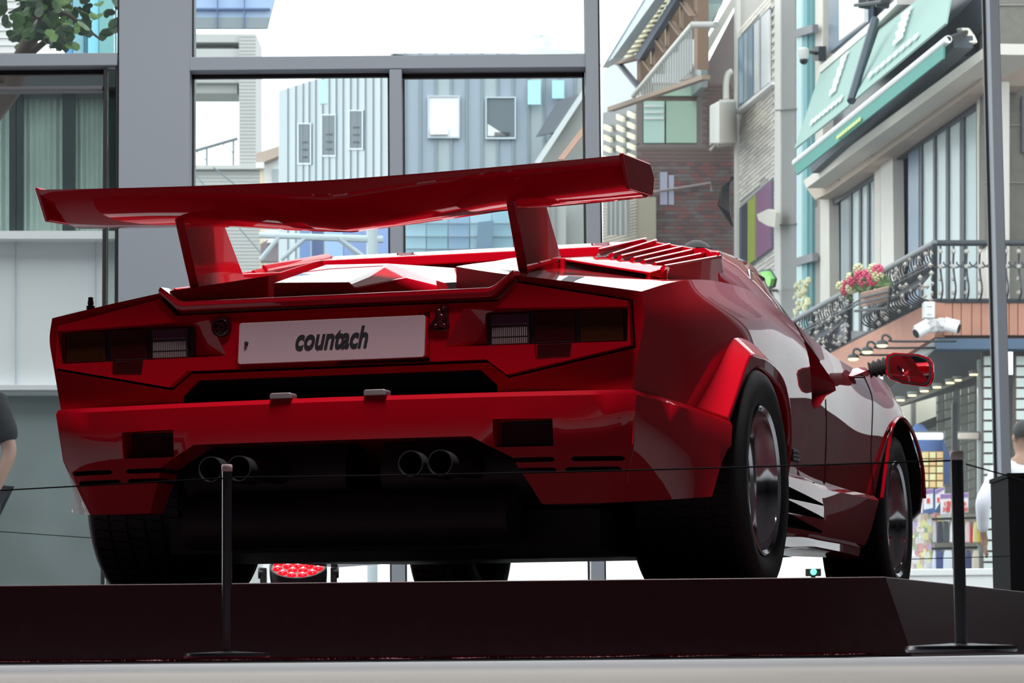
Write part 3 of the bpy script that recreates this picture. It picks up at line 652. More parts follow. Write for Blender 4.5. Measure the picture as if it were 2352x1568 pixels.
for sx in (-1, 1):
    wheel(.803, 0, .311, .335, .2025, sx); wheel(.765, 2.5, .303, .235, .2025, sx)
# --- under the tail: exhausts, silencers, floor
for sx in (-1, 1):
    for x in (.238, .318):
        ex = MB(); rows = [[V((sx*x+rr*cos(2*pi*k/28), yy, .331+rr*sin(2*pi*k/28))) for k in range(28)] for rr, yy in ((.026, -.55), (.030, -.80), (.0335, -.885), (.034, -.905), (.031, -.905), (.029, -.86), (.027, -.70))]
        ex.grid(rows, True); ex.build('exhaust_pipe', DARKMETAL, CAR, smooth=40)
    MB().tube([(sx*.05, -.52, .335), (sx*.52, -.52, .335)], .095, 28).build('silencer', mat('silencer_dark', (.03, .03, .033), .45, metal=.3), CAR, smooth=40)
MB().tube([(-.50, -.60, .205), (.42, -.60, .205)], [.075, .075], 28).build('silencer', mat('silencer_dark', (.03, .03, .033), .45), CAR, smooth=40)
MB().loft([[V((-.62, y, z)), V((.62, y, z)), V((.62, y, z+.1)), V((-.62, y, z+.1))] for y, z in ((-.48, .125), (-.2, .105), (.5, .125), (1.6, .15), (2.1, .17), (3.15, .205))]).build('underbody', BLACK, CAR)
MB().tube([(-.62, 0, .30), (.62, 0, .30)], .045, 12).build('axle', BLACK, CAR)
MB().tube([(-.62, 2.5, .30), (.62, 2.5, .30)], .035, 12).build('axle', BLACK, CAR)
MB().box(-.40, .40, -.68, -.66, .50, .60).build('vent_mesh', BLACK, CAR)
# tail side lamps, aerial, amber side marker, front lamps
MB().lathe([(0, 0), (.012, 0), (.012, .012), (.008, .014), (.009, .02), (.007, .03), (.0075, .036), (0, .038)], 16, 'z', (-.80, -.62, .800)).build('aerial_base', BLACK, CAR, smooth=40)
for sx in (-1, 1):
    MB().box(sx*.876-.006, sx*.876+.008, 2.98, 3.06, .42, .45).build('side_marker', mat('amber_marker', (.9, .25, .01), .2, coat=1), CAR, bevel=.003)
    MB().box(sx*.55-.13, sx*.55+.13, 3.10, 3.28, .42, .44).build('front_lamp', LENSC, CAR, bevel=.004)
# ------------------------------------------------------------------ people
SKIN = mat('skin', (.40, .23, .165), .55); HAIR = mat('black_hair', (.018, .015, .014), .5, bump=.5, bscale=120)
def skin(name, nodes, edges, m, parent, sub=2):
    """one continuous surface grown round a skeleton"""
    keys = list(nodes); me = bpy.data.meshes.new(name); me.from_pydata([nodes[k][0] for k in keys], [(keys.index(a), keys.index(b)) for a, b in edges], [])
    o = bpy.data.objects.new(name, me); COL.objects.link(o); md = o.modifiers.new('s', 'SKIN'); md.use_smooth_shade = True
    for i, k in enumerate(keys):
        r = nodes[k][1]; me.skin_vertices[0].data[i].radius = r if isinstance(r, tuple) else (r, r); me.skin_vertices[0].data[i].use_root = (i == 0)
    sb = o.modifiers.new('u', 'SUBSURF'); sb.levels = sub; sb.render_levels = sub
    bpy.context.view_layer.update(); n = bpy.data.meshes.new_from_object(o.evaluated_get(bpy.context.evaluated_depsgraph_get()))
    bpy.data.objects.remove(o); n.name = name; n.materials.clear(); n.materials.append(m); shade(n, 180)
    return inst(name, n, parent)
def person(label, loc, rz, H, top, bottom, long_sleeve=False, long_legs=False, arm=(.05, .02), elbow_bend=.05, group=None):
    t = thing('person', label, 'person', loc, rz, group); k = H/1.72
    P = lambda x, y, z: V((x*k, y*k, z*k))
    N = {'pelvis': (P(0, 0, .92), (.15*k, .105*k)), 'waist': (P(0, .01, 1.06), (.135*k, .095*k)), 'chest': (P(0, .0, 1.26), (.16*k, .105*k)), 'collar': (P(0, -.01, 1.41), (.10*k, .07*k)), 'neck': (P(0, .0, 1.48), .052*k), 'jaw': (P(0, .025, 1.545), (.062*k, .078*k)), 'skull': (P(0, .005, 1.635), (.074*k, .088*k)), 'crown': (P(0, .0, 1.685), (.055*k, .065*k))}
    E = [('pelvis', 'waist'), ('waist', 'chest'), ('chest', 'collar'), ('collar', 'neck'), ('neck', 'jaw'), ('jaw', 'skull'), ('skull', 'crown')]
    for s, n in ((-1, 'l'), (1, 'r')):
        N.update({n+'sh': (P(s*.185, -.005, 1.385), .058*k), n+'el': (P(s*(.245+arm[0]), -.03-arm[1], 1.12), .041*k), n+'wr': (P(s*(.235+arm[0]*.6), .04+elbow_bend, .885), .028*k), n+'pm': (P(s*(.228+arm[0]*.5), .06+elbow_bend, .82), (.022*k, .036*k)), n+'hip': (P(s*.095, 0, .86), .092*k), n+'kn': (P(s*.105, .012, .48), .058*k), n+'cf': (P(s*.107, -.015, .34), .056*k), n+'an': (P(s*.11, -.02, .09), .038*k), n+'he': (P(s*.11, -.045, .035), .034*k), n+'to': (P(s*.125, .15, .022), .026*k)})
        E += [('collar', n+'sh'), (n+'sh', n+'el'), (n+'el', n+'wr'), (n+'wr', n+'pm'), ('pelvis', n+'hip'), (n+'hip', n+'kn'), (n+'kn', n+'cf'), (n+'cf', n+'an'), (n+'an', n+'he'), (n+'an', n+'to')]
        for q, (dx, dy, ln) in enumerate(((-.012, .028, .066), (-.004, .012, .078), (.002, -.006, .074), (.006, -.024, .058))):
            b = N[n+'pm'][0]; N.update({f'{n}f{q}a': (b+P(s*dx, dy, -.03), .0095*k), f'{n}f{q}b': (b+P(s*(dx-.006), dy+.004, -.03-ln*.6), .0085*k), f'{n}f{q}c': (b+P(s*(dx-.022), dy+.006, -.03-ln), .0075*k)})
            E += [(n+'pm', f'{n}f{q}a'), (f'{n}f{q}a', f'{n}f{q}b'), (f'{n}f{q}b', f'{n}f{q}c')]
        b = N[n+'wr'][0]; N.update({n+'ta': (b+P(-s*.014, .038, -.035), .011*k), n+'tb': (b+P(-s*.022, .058, -.075), .009*k)}); E += [(n+'pm', n+'ta'), (n+'ta', n+'tb')]
    body = skin('body', N, E, SKIN, t)
    def cloth(name, keys, ex, grow, m, extra=None):
        M = {a: (V(N[a][0]), tuple(x+grow for x in (N[a][1] if isinstance(N[a][1], tuple) else (N[a][1],)*2))) for a in keys}
        if extra: M.update(extra)
        skin(name, M, ex, m, t)
    arms = []
    X = {}
    for s, n in ((-1, 'l'), (1, 'r')):
        if long_sleeve: arms += [('collar', n+'sh'), (n+'sh', n+'el'), (n+'el', n+'cu')]; X[n+'cu'] = (N[n+'el'][0].lerp(N[n+'wr'][0], .93), (.042*k, .042*k))
        else: arms += [('collar', n+'sh'), (n+'sh', n+'cu')]; X[n+'cu'] = (N[n+'sh'][0].lerp(N[n+'el'][0], .88), (.076*k, .076*k))
    X['hem'] = (P(0, 0, .86), (.168*k, .125*k))
    ks = ['waist', 'chest', 'collar', 'lsh', 'rsh']+(['lel', 'rel'] if long_sleeve else [])
    cloth('shirt', ks, [('hem', 'waist'), ('waist', 'chest'), ('chest', 'collar')]+arms, .022*k, top, X)
    Y_ = {}; le = []
    for s, n in ((-1, 'l'), (1, 'r')):
        if long_legs: le += [('pelvis', n+'hip'), (n+'hip', n+'kn'), (n+'kn', n+'hm')]; Y_[n+'hm'] = (N[n+'an'][0]+P(0, 0, .0), (.062*k, .062*k))
        else: le += [('pelvis', n+'hip'), (n+'hip', n+'hm')]; Y_[n+'hm'] = (N[n+'hip'][0].lerp(N[n+'kn'][0], .97), (.098*k, .098*k))
    cloth('trousers' if long_legs else 'shorts', ['pelvis', 'lhip', 'rhip']+(['lkn', 'rkn'] if long_legs else []), le, .018*k, bottom, Y_)
    h = MB(); c = P(0, -.012, 1.645); rows = []
    for i in range(9):
        a = pi*.62*i/8; rr = max(sin(a), .02); ring = []
        for q in range(24):
            b = 2*pi*q/24; front = max(0, sin(b)); zz = cos(a) if not (i > 4 and front > .3) else cos(pi*.62*4/8)+.0
            ring.append(c+V((rr*cos(b)*.083*k*(1+.05*noise.noise(V((q*.8, i, H)))), rr*sin(b)*.098*k, zz*.098*k)))
        rows.append(ring)
    h.grid(rows, True); h.poly(rows[0]); h.build('hair', HAIR, t, smooth=60)
    for s in (-1, 1):
        MB().ball(P(s*.079, -.0, 1.605), .03*k, 10, (.35, .6, 1)).build('ear', SKIN, t, smooth=60)
        MB().ball(P(s*.031, .083, 1.622), .011*k, 8).build('eye', mat('eye_white', (.5, .48, .46), .2), t, smooth=60)
    MB().loft([[P(-.006, .088, 1.625), P(.006, .088, 1.625), P(.006, .08, 1.62), P(-.006, .08, 1.62)], [P(-.016, .092, 1.582), P(.016, .092, 1.582), P(.01, .116, 1.585), P(-.01, .116, 1.585)]]).build('nose', SKIN, t, smooth=80)
    MB().ball(P(0, .088, 1.555), .024*k, 10, (1, .4, .28)).build('mouth', mat('lips', (.4, .16, .14), .5), t, smooth=60)
    for s in (-1, 1): MB().loft([[P(s*.115-.045, -.09, 0), P(s*.115+.045, -.09, 0), P(s*.125+.05, .19, 0), P(s*.125-.045, .19, 0)], [P(s*.115-.04, -.085, .075), P(s*.115+.04, -.085, .075), P(s*.125+.04, .17, .04), P(s*.125-.035, .17, .04)]]).build('shoe', mat('dark_shoe', (.04, .04, .045), .5), t, bevel=.01)
    return t
BTEE = mat('black_cotton', (.006, .006, .008), .85); WSHIRT = mat('white_cotton', (.80, .80, .86), .8); NAVY = mat('navy_cloth', (.03, .035, .06), .8)
p = at(-80, 1450, 17); person('person in black T-shirt and black shorts beyond the left panes', (p.x, 17, -.02), R(150), 1.80, BTEE, mat('black_shorts', (.008, .009, .014), .85), arm=(.03, .0))
p = at(2361, 1450, 22.5); person('person in white long-sleeved shirt seen from behind beside the right mullion', (p.x, 22.5, -.02), R(22), 1.70, WSHIRT, NAVY, True, True, arm=(.17, .06), elbow_bend=.0)
p = at(1612, 1450, 13.35); person('person whose dark hair shows just above the engine louvres', (p.x, 13.35, .0), R(170), 1.80, BTEE, NAVY, False, True)

# ------------------------------------------------------------------ outdoors
def c8(r, g, b): return tuple((x/255/12.92 if x < 10 else ((x/255+.055)/1.055)**2.4) for x in (r, g, b))
def om(name, rgb, rough=.7, k=1.0, **kw): return mat(name, tuple(min(.88, x*k*1.3) for x in c8(*rgb)), rough, **kw)
nF = V((-1, -.1066, 0)).normalized(); P0 = V((4.9, 32, 0))
def fp(px, py, off=0): return hit(px, py, P0+nF*off, nF)
def fpoly(name, px, m, parent, off=0, th=.08, **kw): return MB().ext([fp(x, y, off) for x, y in px], -nF*th).build(name, m, parent, **kw)
def zpoly(name, px, Y, m, parent, th=.1, **kw): return MB().ext([at(x, y, Y) for x, y in px], (0, th, 0)).build(name, m, parent, **kw)
def rect(x0, y0, x1, y1): return [(x0, y0), (x1, y0), (x1, y1), (x0, y1)]
def zrect(name, x0, y0, x1, y1, Y, m, parent, th=.1, **kw): return zpoly(name, rect(x0, y0, x1, y1), Y, m, parent, th, **kw)
def rod(name, pts, r, m, parent, n=6): return MB().tube(pts, r, n).build(name, m, parent, smooth=60)
BT = {}
def B(name, label): return thing(name, label, 'building')
DKG = mat('dark_outdoor_glass', c8(52, 60, 68), .05, spec=.8)
# --- left: neighbouring shop front with curtained window
nb = B('neighbour_building', 'pale shop front with curtained black-framed window behind the left panes')
CW = om('weathered_concrete', (122, 132, 130), noise_amt=.25, nscale=1.5); LB = om('pale_blue_panel', (212, 226, 232), .5); WL = om('white_ledge', (232, 235, 233), .5)
CUR = om('pale_curtain', (176, 180, 176), .9, k=1.0, noise_amt=.15, nscale=2); DFR = om('dark_window_frame', (48, 52, 54), .4); DRM = om('dark_room', (70, 78, 78), .9)
zrect('concrete_wall', -700, 905, 420, 1500, 19, CW, nb, .3); zrect('panel', -700, 548, 420, 886, 18.96, LB, nb, .3)
for x in (-160, 35, 219, 400): zrect('panel_joint', x, 550, x+2, 885, 18.95, om('joint_grey', (165, 178, 186)), nb, .02)
zrect('ledge', -700, 530, 420, 548, 18.8, WL, nb, .4); zrect('ledge', -700, 884, 420, 895, 18.85, WL, nb, .4); zrect('ledge', -700, 897, 420, 906, 18.9, om('grey_ledge', (205, 212, 212)), nb, .4)
zrect('window_recess', -700, 150, 420, 532, 19.4, DRM, nb, .1)
for x0, x1 in ((-190, -110), (-90, 21), (54, 143), (172, 250), (270, 380)):
    mb = MB(); n = 12
    r0 = [at(x0+(x1-x0)*i/n, 226, 19.14+.02*(i % 2)) for i in range(n+1)]; r1 = [at(x0+(x1-x0)*i/n, 531, 19.14+.02*(i % 2)) for i in range(n+1)]
    mb.grid([r0, r1]); mb.build('curtain', CUR, nb, smooth=60)
for x in (21, 38, 143, 157, -110, 250): zrect('mullion', x, 206, x+15, 531, 19.1, DFR, nb, .12)
zrect('reflection_band', -700, 152, 420, 200, 19.0, om('dark_reflection', (58, 62, 64), .3), nb, .3); zrect('top_rail', -700, 200, 420, 224, 19.12, om('grey_rail', (104, 112, 116), .4), nb, .1)  # first strip: dark reflection in the transom glass, painted as a solid band
o = zrect('pane', -700, 224, 420, 531, 19.08, glassmat('greenish_glass', (.90, .96, .94), 1.0), nb, .01)
# --- white tiled house and blue glass tower behind the tree
wh = B('white_house', 'white tiled house behind the leafy tree top left'); zrect('tiled_wall', -600, -500, 40, 152, 26, om('white_tiles', (240, 240, 238), k=.6), wh, .5)
for i in range(14): zrect('tile_course', -600, -100+i*17, 39, -99+i*17, 25.99, om('tile_joint', (205, 205, 203), k=.5), wh, .02)
bt = B('glass_tower', 'blue glass tower behind the leafy tree'); zrect('curtain_wall', 148, -600, 268, 148, 30, om('blue_glass', (110, 165, 175), .08, k=.9), bt, 1)
for i, (x0, x1, cc) in enumerate(((150, 166, (90, 150, 200)), (168, 192, (120, 165, 175)), (194, 200, (60, 110, 125)), (202, 226, (125, 190, 205)), (228, 262, (110, 160, 160)))):
    zrect('glass_panel', x0, -600, x1, 146, 29.9-.03*i, om('blue_glass_%d' % i, cc, .08), bt, .05)
# --- tree
tr = thing('street_tree', 'leafy broad-leaved street tree at the top left', 'tree', at(-240, 1500, 17.4))
tr.location.z = -.02; bpy.context.view_layer.update(); iw = Matrix.Translation(-tr.location)
BARK = om('bark', (70, 60, 52), .9, noise_amt=.4, nscale=8); TL = lambda px, py, Y: at(px, py, Y)-tr.location
MB().tube([TL(-240, 1494, 17.4), TL(-220, 800, 17.4), TL(-160, 430, 17.4), TL(-55, 290, 17.4), TL(22, 200, 17.4), TL(62, 110, 17.4), TL(100, 0, 17.4), TL(120, -150, 17.4)], [.16, .13, .11, .09, .075, .05, .04, .02], 10).build('trunk', BARK, tr, smooth=60)
for a, b in (((60, 130), (180, 60)), ((95, 10), (230, 90)), ((30, 220), (-60, 120)), ((100, 20), (20, 30))): MB().tube([TL(*a, 17.4), TL((a[0]+b[0])/2, (a[1]+b[1])/2-12, 17.3), TL(*b, 17.2)], [.025, .015, .006], 6).build('branch', BARK, tr, smooth=60)
LEAFS = [om('leaf_green', (62, 92, 48), .5), om('leaf_dark', (38, 60, 34), .5), om('leaf_light', (96, 128, 66), .5)]
lms = []
for lm in LEAFS:
    q = MB(); pr_ = [(0, 0), (.026, .012), (.040, .034), (.030, .052), (.012, .050), (0, .044), (-.012, .050), (-.030, .052), (-.040, .034), (-.026, .012)]
    q.poly([(x, y, .006*abs(x)/.04) for x, y in pr_]); lms.append(q.mesh('leaf', lm))
cl = MB(); nleaf = 0
for i in range(1500):
    px, py = random.gauss(110, 95), random.uniform(-330, 108)
    if py > 95-abs(px-110)*.25+random.uniform(-10, 25) or px > 285: continue
    if px > 150 and py < 60 and random.random() < .75: continue
    if px < 40 and py < 85 and random.random() < .55: continue
    p = TL(px, py, random.uniform(16.9, 17.9)); rot = Matrix.Rotation(random.uniform(0, 6.3), 4, 'Y') @ Matrix.Rotation(R(90)+random.gauss(0, .6), 4, 'X') @ Matrix.Rotation(random.gauss(0, .5), 4, 'Z')
    s = random.uniform(.75, 1.35); M = Matrix.Translation(p) @ rot @ Matrix.Scale(s, 4)
    if py > -5 and nleaf < 280: inst('leaf', random.choice(lms+[lms[1]]), tr, mtx=M); nleaf += 1
    else: cl.poly([M @ V((x, y, 0)) for x, y in pr_])
cl.build('foliage', LEAFS[1], tr, kind='stuff')
# --- glass canopy high above, white open-framed tower, small house
gc = thing('glass_canopy', 'bluish glass canopy panel hanging in at the top beside the grey column', 'canopy', at(430, 30, 21))
gp = lambda x, y, Y=21: at(x, y, Y)-gc.location
MB().ext([gp(280, -240), gp(690, -240), gp(614, 64), gp(280, 64)], (0, .04, 0)).build('glass_sheet', om('sky_blue_glass', (150, 175, 205), .15), gc)
MB().ext([gp(280, 40, 20.98), gp(618, 40, 20.98), gp(612, 65, 20.98), gp(280, 65, 20.98)], (0, .03, 0)).build('lower_band', om('grey_band', (130, 140, 145), .4), gc)
for x in (498, 560): MB().ext([gp(x, -240, 20.96), gp(x+2, -240, 20.96), gp(x+2, 62, 20.96), gp(x, 62, 20.96)], (0, .03, 0)).build('glazing_bar', om('blue_bar', (95, 115, 150)), gc)
MB().ext([gp(280, 18, 20.96), gp(620, 18, 20.96), gp(620, 22, 20.96), gp(280, 22, 20.96)], (0, .03, 0)).build('glazing_bar', om('blue_bar', (95, 115, 150)), gc)
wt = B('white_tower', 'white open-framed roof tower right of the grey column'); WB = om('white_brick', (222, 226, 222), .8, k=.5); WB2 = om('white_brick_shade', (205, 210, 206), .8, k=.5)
YT = 62
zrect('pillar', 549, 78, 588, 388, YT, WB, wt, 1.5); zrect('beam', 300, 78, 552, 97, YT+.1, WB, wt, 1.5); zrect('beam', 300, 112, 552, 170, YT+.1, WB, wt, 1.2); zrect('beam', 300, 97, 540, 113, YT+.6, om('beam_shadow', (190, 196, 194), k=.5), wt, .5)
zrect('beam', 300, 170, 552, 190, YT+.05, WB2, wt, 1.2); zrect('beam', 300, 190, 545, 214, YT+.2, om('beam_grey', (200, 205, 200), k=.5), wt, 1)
zrect('lower_wall', 300, 384, 598, 1505, YT-.2, WB, wt, 2); zrect('coping', 300, 379, 602, 388, YT-.35, om('coping_grey', (170, 172, 168)), wt, .5)
for i in range(30):
    y = 392+i*8; zrect('brick_course', 300, y, 597, y+1, YT-.21, om('course_grey', (198, 200, 196), k=.45), wt, .02)
for i in range(38):
    y = 84+i*8; zrect('brick_course', 550, y, 587, y+1, YT-.01, om('course_grey', (198, 200, 196), k=.45), wt, .02)
SG = om('steel_grey_green', (110, 122, 125), .5)
rod('handrail', [at(380, 366, YT), at(546, 318, YT)], .035, SG, wt); 
for x, y in ((475, 339), (536, 321)): rod('rail_post', [at(x, y, YT), at(x, 384, YT)], .025, SG, wt)
rod('brace', [at(452, 348, YT), at(475, 369, YT)], .012, SG, wt); rod('brace', [at(512, 331, YT), at(536, 352, YT)], .012, SG, wt)
sh = B('small_house', 'small pale house with brown eaves beside the grey metal building'); YH = 55
zpoly('eaves', [(588, 352), (640, 335), (640, 358), (606, 372), (588, 370)], YH, om('brown_eaves', (165, 150, 138)), sh, .6); zpoly('wall', [(604, 372), (650, 352), (650, 1505), (604, 1505)], YH+.3, om('pale_blue_wall', (212, 224, 228)), sh, .5)
zrect('white_cap', 588, 372, 606, 386, YH-.05, WHITE, sh, .2); zrect('window', 625, 388, 640, 445, YH+.25, om('small_window', (150, 162, 165), .3), sh, .05); zrect('drainpipe', 597, 388, 605, 700, YH+.1, om('yellowish_pipe', (205, 190, 160)), sh, .1)
zpoly('lean_to_roof', [(598, 560), (625, 545), (650, 545), (650, 600), (598, 600)], YH-.2, om('brown_roof', (120, 112, 115)), sh, .2); zpoly('skylight', [(612, 557), (620, 546), (637, 546), (637, 558)], YH-.3, om('pale_skylight', (215, 225, 228), .2), sh, .05)
# --- grey standing-seam building: an angled side and a front
mg = B('metal_clad_building', 'blue-grey standing-seam metal building with square windows in the middle')
MG = [om('metal_cladding', (158, 172, 176), .45, k=.9), om('metal_cladding_pale', (166, 180, 182), .45, k=.9), om('metal_cladding_blue', (146, 160, 172), .45, k=.9)]
SEAM = om('seam_grey', (120, 134, 140), .5)
xs = [640, 662, 680, 697, 711, 726, 742, 757, 773, 789, 806, 822, 840, 858, 876, 897]; yl = lambda x: 48-(x-640)/257*7; ytop = lambda x: 209-(x-640)/120*38 if x < 760 else 171-(x-760)*.16
for i in range(len(xs)-1):
    a, b = xs[i], xs[i+1]; MB().ext([at(a, ytop(a), yl(a)), at(b, ytop(b), yl(b)), at(b, 640, yl(b)), at(a, 640, yl(a))], (.05, .1, 0)).build('wall_panel', MG[i % 2], mg)
    rod('seam', [at(b, ytop(b), yl(b)-.02), at(b, 640, yl(b)-.02)], .022, SEAM, mg, 4)
def mwin(x0, y0, x1, y1, yf, louvre=False, bright=False):
    fr = MB(); Yf = lambda x: yf(x)-.08
    for q in ([(x0-3, y0-3), (x1+3, y0-3), (x1+3, y0), (x0-3, y0)], [(x0-3, y1), (x1+3, y1), (x1+3, y1+4), (x0-3, y1+4)], [(x0-3, y0), (x0, y0), (x0, y1), (x0-3, y1)], [(x1, y0), (x1+3, y0), (x1+3, y1), (x1, y1)]): fr.ext([at(x, y, Yf(x)) for x, y in q], (0, .06, 0))
    w_ = fr.build('window_frame', om('frame_blue_grey', (175, 188, 194), .4), mg)
    MB().ext([at(x, y, yf(x)-.055) for x, y in rect(x0, y0, x1, y1)], (0, .02, 0)).build('pane', om('bright_pane', (255, 255, 255), .3, k=1.0) if bright else om('grey_pane', (120, 134, 140), .7, k=.6), w_)
    return w_
for x0, y0, x1, y1 in ((686, 285, 712, 374), (741, 265, 769, 356), (803, 255, 831, 340)):
    w_ = mwin(x0, y0, x1, y1, yl)
    for q in range(3): 
        y = y1-12-q*17; MB().ext([at(x, yy, yl(x)-.08) for x, yy in rect(x0+8, y-3, x1-6, y)], (0, .02, 0)).build('catch', om('dark_catch', (60, 70, 80), k=.5), w_)
yf = lambda x: 41.0
xs = [897]+[930+i*35.5 for i in range(13)]
for i in range(len(xs)-1):
    a, b = xs[i], xs[i+1]; tp = 122
    MB().ext([at(a, tp, 41), at(b, tp, 41), at(b, 640, 41), at(a, 640, 41)], (0, .12, 0)).build('wall_panel', MG[2 if i % 3 else 0], mg)
    rod('seam', [at(b, tp, 40.98), at(b, 640, 40.98)], .02, SEAM, mg, 4)
MB().ext([at(885, 133, 41), at(905, 124, 41), at(960, 128, 41), at(985, 136, 41)], (0, 2, 0)).build('roof_edge', om('roof_edge_grey', (165, 172, 175)), mg)
MB().ext([at(1165, 134, 40.9), at(1238, 108, 40.9), at(1322, 117, 40.9), at(1322, 134, 40.9)], (0, 2, 0)).build('roof_gable', om('pale_roof', (205, 215, 222)), mg)
ch = MB(); ch.ext([at(1236, 110, 41.2), at(1260, 110, 41.2), at(1258, 88, 41.2), at(1236, 84, 41.2)], (0, .2, 0)); ch.build('chimney', om('pale_chimney', (212, 214, 212)), mg, bevel=.02)
MB().lathe([(0, 0), (.09, 0), (.11, .03), (.08, .12), (0, .14)], 12, 'z', at(1240, 88, 41.3)).build('chimney_cowl', om('cowl', (200, 202, 200)), mg, smooth=40)
MB().lathe([(0, 0), (.07, 0), (.07, .12), (0, .12)], 12, 'y', at(1256, 90, 41.0)).build('vent_fan', om('cowl', (200, 202, 200)), mg, smooth=40)
w1 = mwin(985, 222, 1053, 313, yf, bright=True); w2 = mwin(1118, 225, 1182, 315, yf)
MB().box(*(lambda a, b: (a.x, b.x, 40.88, 40.93, b.z, a.z))(at(988, 295, 41), at(1030, 312, 41))).build('sill_box', om('pale_sill', (215, 222, 222)), w1)
MB().ext([at(1120, 275, 40.95), at(1152, 250, 40.95), at(1178, 262, 40.95), at(1178, 312, 40.95), at(1120, 312, 40.93)], (0, .01, 0)).build('interior_view', om('pale_inside', (205, 210, 205)), w2)
for i in range(9): zrect('grille_bar', 1136+i*4, 303, 1138+i*4, 312, 40.92, DFR, w2, .02)
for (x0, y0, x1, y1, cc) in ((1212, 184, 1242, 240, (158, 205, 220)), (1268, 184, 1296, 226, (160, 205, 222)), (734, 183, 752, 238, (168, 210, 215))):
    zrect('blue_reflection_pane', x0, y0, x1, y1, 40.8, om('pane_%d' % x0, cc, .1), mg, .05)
# lower glazed storeys
BL = om('blue_window', (120, 145, 190), .08); BL2 = om('light_blue_window', (150, 180, 215), .08)
for i, (a, b) in enumerate(((688, 712), (716, 742), (746, 788), (790, 836), (838, 895))):
    zrect('ground_window', a, 512, b, 640, min(yl(a), yl(b))-.25, (BL, om('navy_window', (75, 90, 130), .08), BL2, BL, BL)[i], mg, .05)
for i in range(5):
    a = 930+i*50; zrect('ground_window', a, 480, a+48, 588, 40.7, om('teal_window_%d' % (i % 3), ((140, 175, 190), (125, 165, 180), (118, 150, 175))[i % 3], .08), mg, .05)
for y in (512, 542, 570): zrect('transom_bar', 930, y, 1180, y+2, 40.62, SEAM, mg, .04)
zpoly('ground_window', [(1098, 510), (1134, 506), (1128, 595), (1092, 598)], 40.5, om('teal_window_reflection', (85, 115, 135), .08), mg, .05)  # tilted quad: reflection of a window in the teal glass, painted dark
sc = thing('steel_truss', 'pale steel truss with diagonal braces in front of the blue windows', 'truss', at(760, 545, 36)); tl2 = lambda x, y: at(x, y, 36)-sc.location
PS = om('pale_steel', (165, 178, 182), .5)
for nme, pts, r in (('top_chord', ((595, 540), (880, 548)), .035), ('bottom_chord', ((700, 546), (880, 552)), .03), ('post', ((855, 515), (855, 1512)), .07), ('brace', ((640, 545), (598, 596)), .03), ('brace', ((700, 548), (645, 596)), .03), ('brace', ((775, 545), (850, 602)), .035)):
    MB().tube([tl2(*q) for q in pts], r, 6).build(nme, PS, sc, smooth=60)
# overhead wires
for a, b in (((436, 384), (612, 596)), ((490, 384), (700, 545)), ((700, 500), (900, 640))):
    MB().tube([at(*a, 50), at((a[0]+b[0])/2, (a[1]+b[1])/2+4, 50), at(*b, 50)], .012, 5).build('cable', SG, mg)
# --- timber canopy building along the street, and the dark brick house
F2 = 1.5
cb = B('canopy_building', 'timber-canopied building with slatted roof and railing left of the dark brick house')
f2 = lambda n, px, m, off=F2, th=.1, **k: fpoly(n, px, m, cb, off, th, **k)
CREAM = om('cream_slat', (225, 212, 178), .7); BRN = om('brown_timber', (122, 98, 80), .7); GUT = om('zinc_gutter', (160, 172, 178), .4); DBL = om('dark_blue_rafter', (78, 84, 98), .6); PALE = om('pale_render', (196, 198, 186), .8)
f2('backing_wall', [(1384, 170), (1610, -120), (1610, 200), (1384, 420)], om('shaded_glass_wall', (128, 138, 138), .3), F2-.9)
f2('roof_gutter', [(1381, 152), (1500, -40), (1532, -40), (1407, 134)], GUT, F2+.5, .15); f2('gutter_edge', [(1376, 152), (1496, -40), (1502, -40), (1383, 156)], om('bright_zinc', (205, 212, 214), .35), F2+.52, .1)
for i in range(17):
    x, y = 1416+i*8.4, 131-i*11.6
    for q, (d0, d1) in enumerate(((0, 17), (19, 36))): f2('roof_slat', [(x+d0, y-d0*.17), (x+d1, y-d1*.17), (x+d1, y-d1*.17+4), (x+d0, y-d0*.17+4)], CREAM, F2+.2, .05)
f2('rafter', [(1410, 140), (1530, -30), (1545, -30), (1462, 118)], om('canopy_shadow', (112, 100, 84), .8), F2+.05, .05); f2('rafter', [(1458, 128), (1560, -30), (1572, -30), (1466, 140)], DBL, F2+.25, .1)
for x, y0, y1 in ((1463, 100, 200), (1496, 60, 170), (1529, 12, 120), (1562, -30, 90), (1594, -60, 160)): f2('timber_post', rect(x, y0, x+8, y1), BRN, F2+.1, .15)
for x, y0, y1 in ((1473, 105, 170), (1507, 60, 135), (1540, 10, 92), (1578, -40, 42)):
    f2('cream_panel', rect(x, y0, x+17, y1), om('cream_panel', (205, 200, 172), .7), F2-.3, .05); 
    for q in range(4): f2('panel_slat', [(x+1, y0+6+q*15), (x+16, y0+3+q*15), (x+16, y0+9+q*15), (x+1, y0+12+q*15)], CREAM, F2-.2, .04)
for x, y in ((1468, 135), (1500, 92), (1534, 52), (1560, 8)): f2('strut', [(x, y-2), (x+3, y-4), (x+26, y+28), (x+22, y+29)], BRN, F2+.2, .08)
f2('strut', [(1410, 142), (1414, 140), (1464, 200), (1460, 203)], DBL, F2+.2, .08); f2('tie_beam', [(1408, 141), (1462, 128), (1462, 136), (1410, 149)], BRN, F2+.22, .1)
rod('handrail', [fp(1455, 220, F2+.6), fp(1591, 56, F2+.6)], .04, om('pale_rail', (205, 205, 198)), cb); rod('handrail', [fp(1591, 57, F2+.6), fp(1645, 57, F2+.6)], .04, om('grey_rail2', (150, 148, 145)), cb)
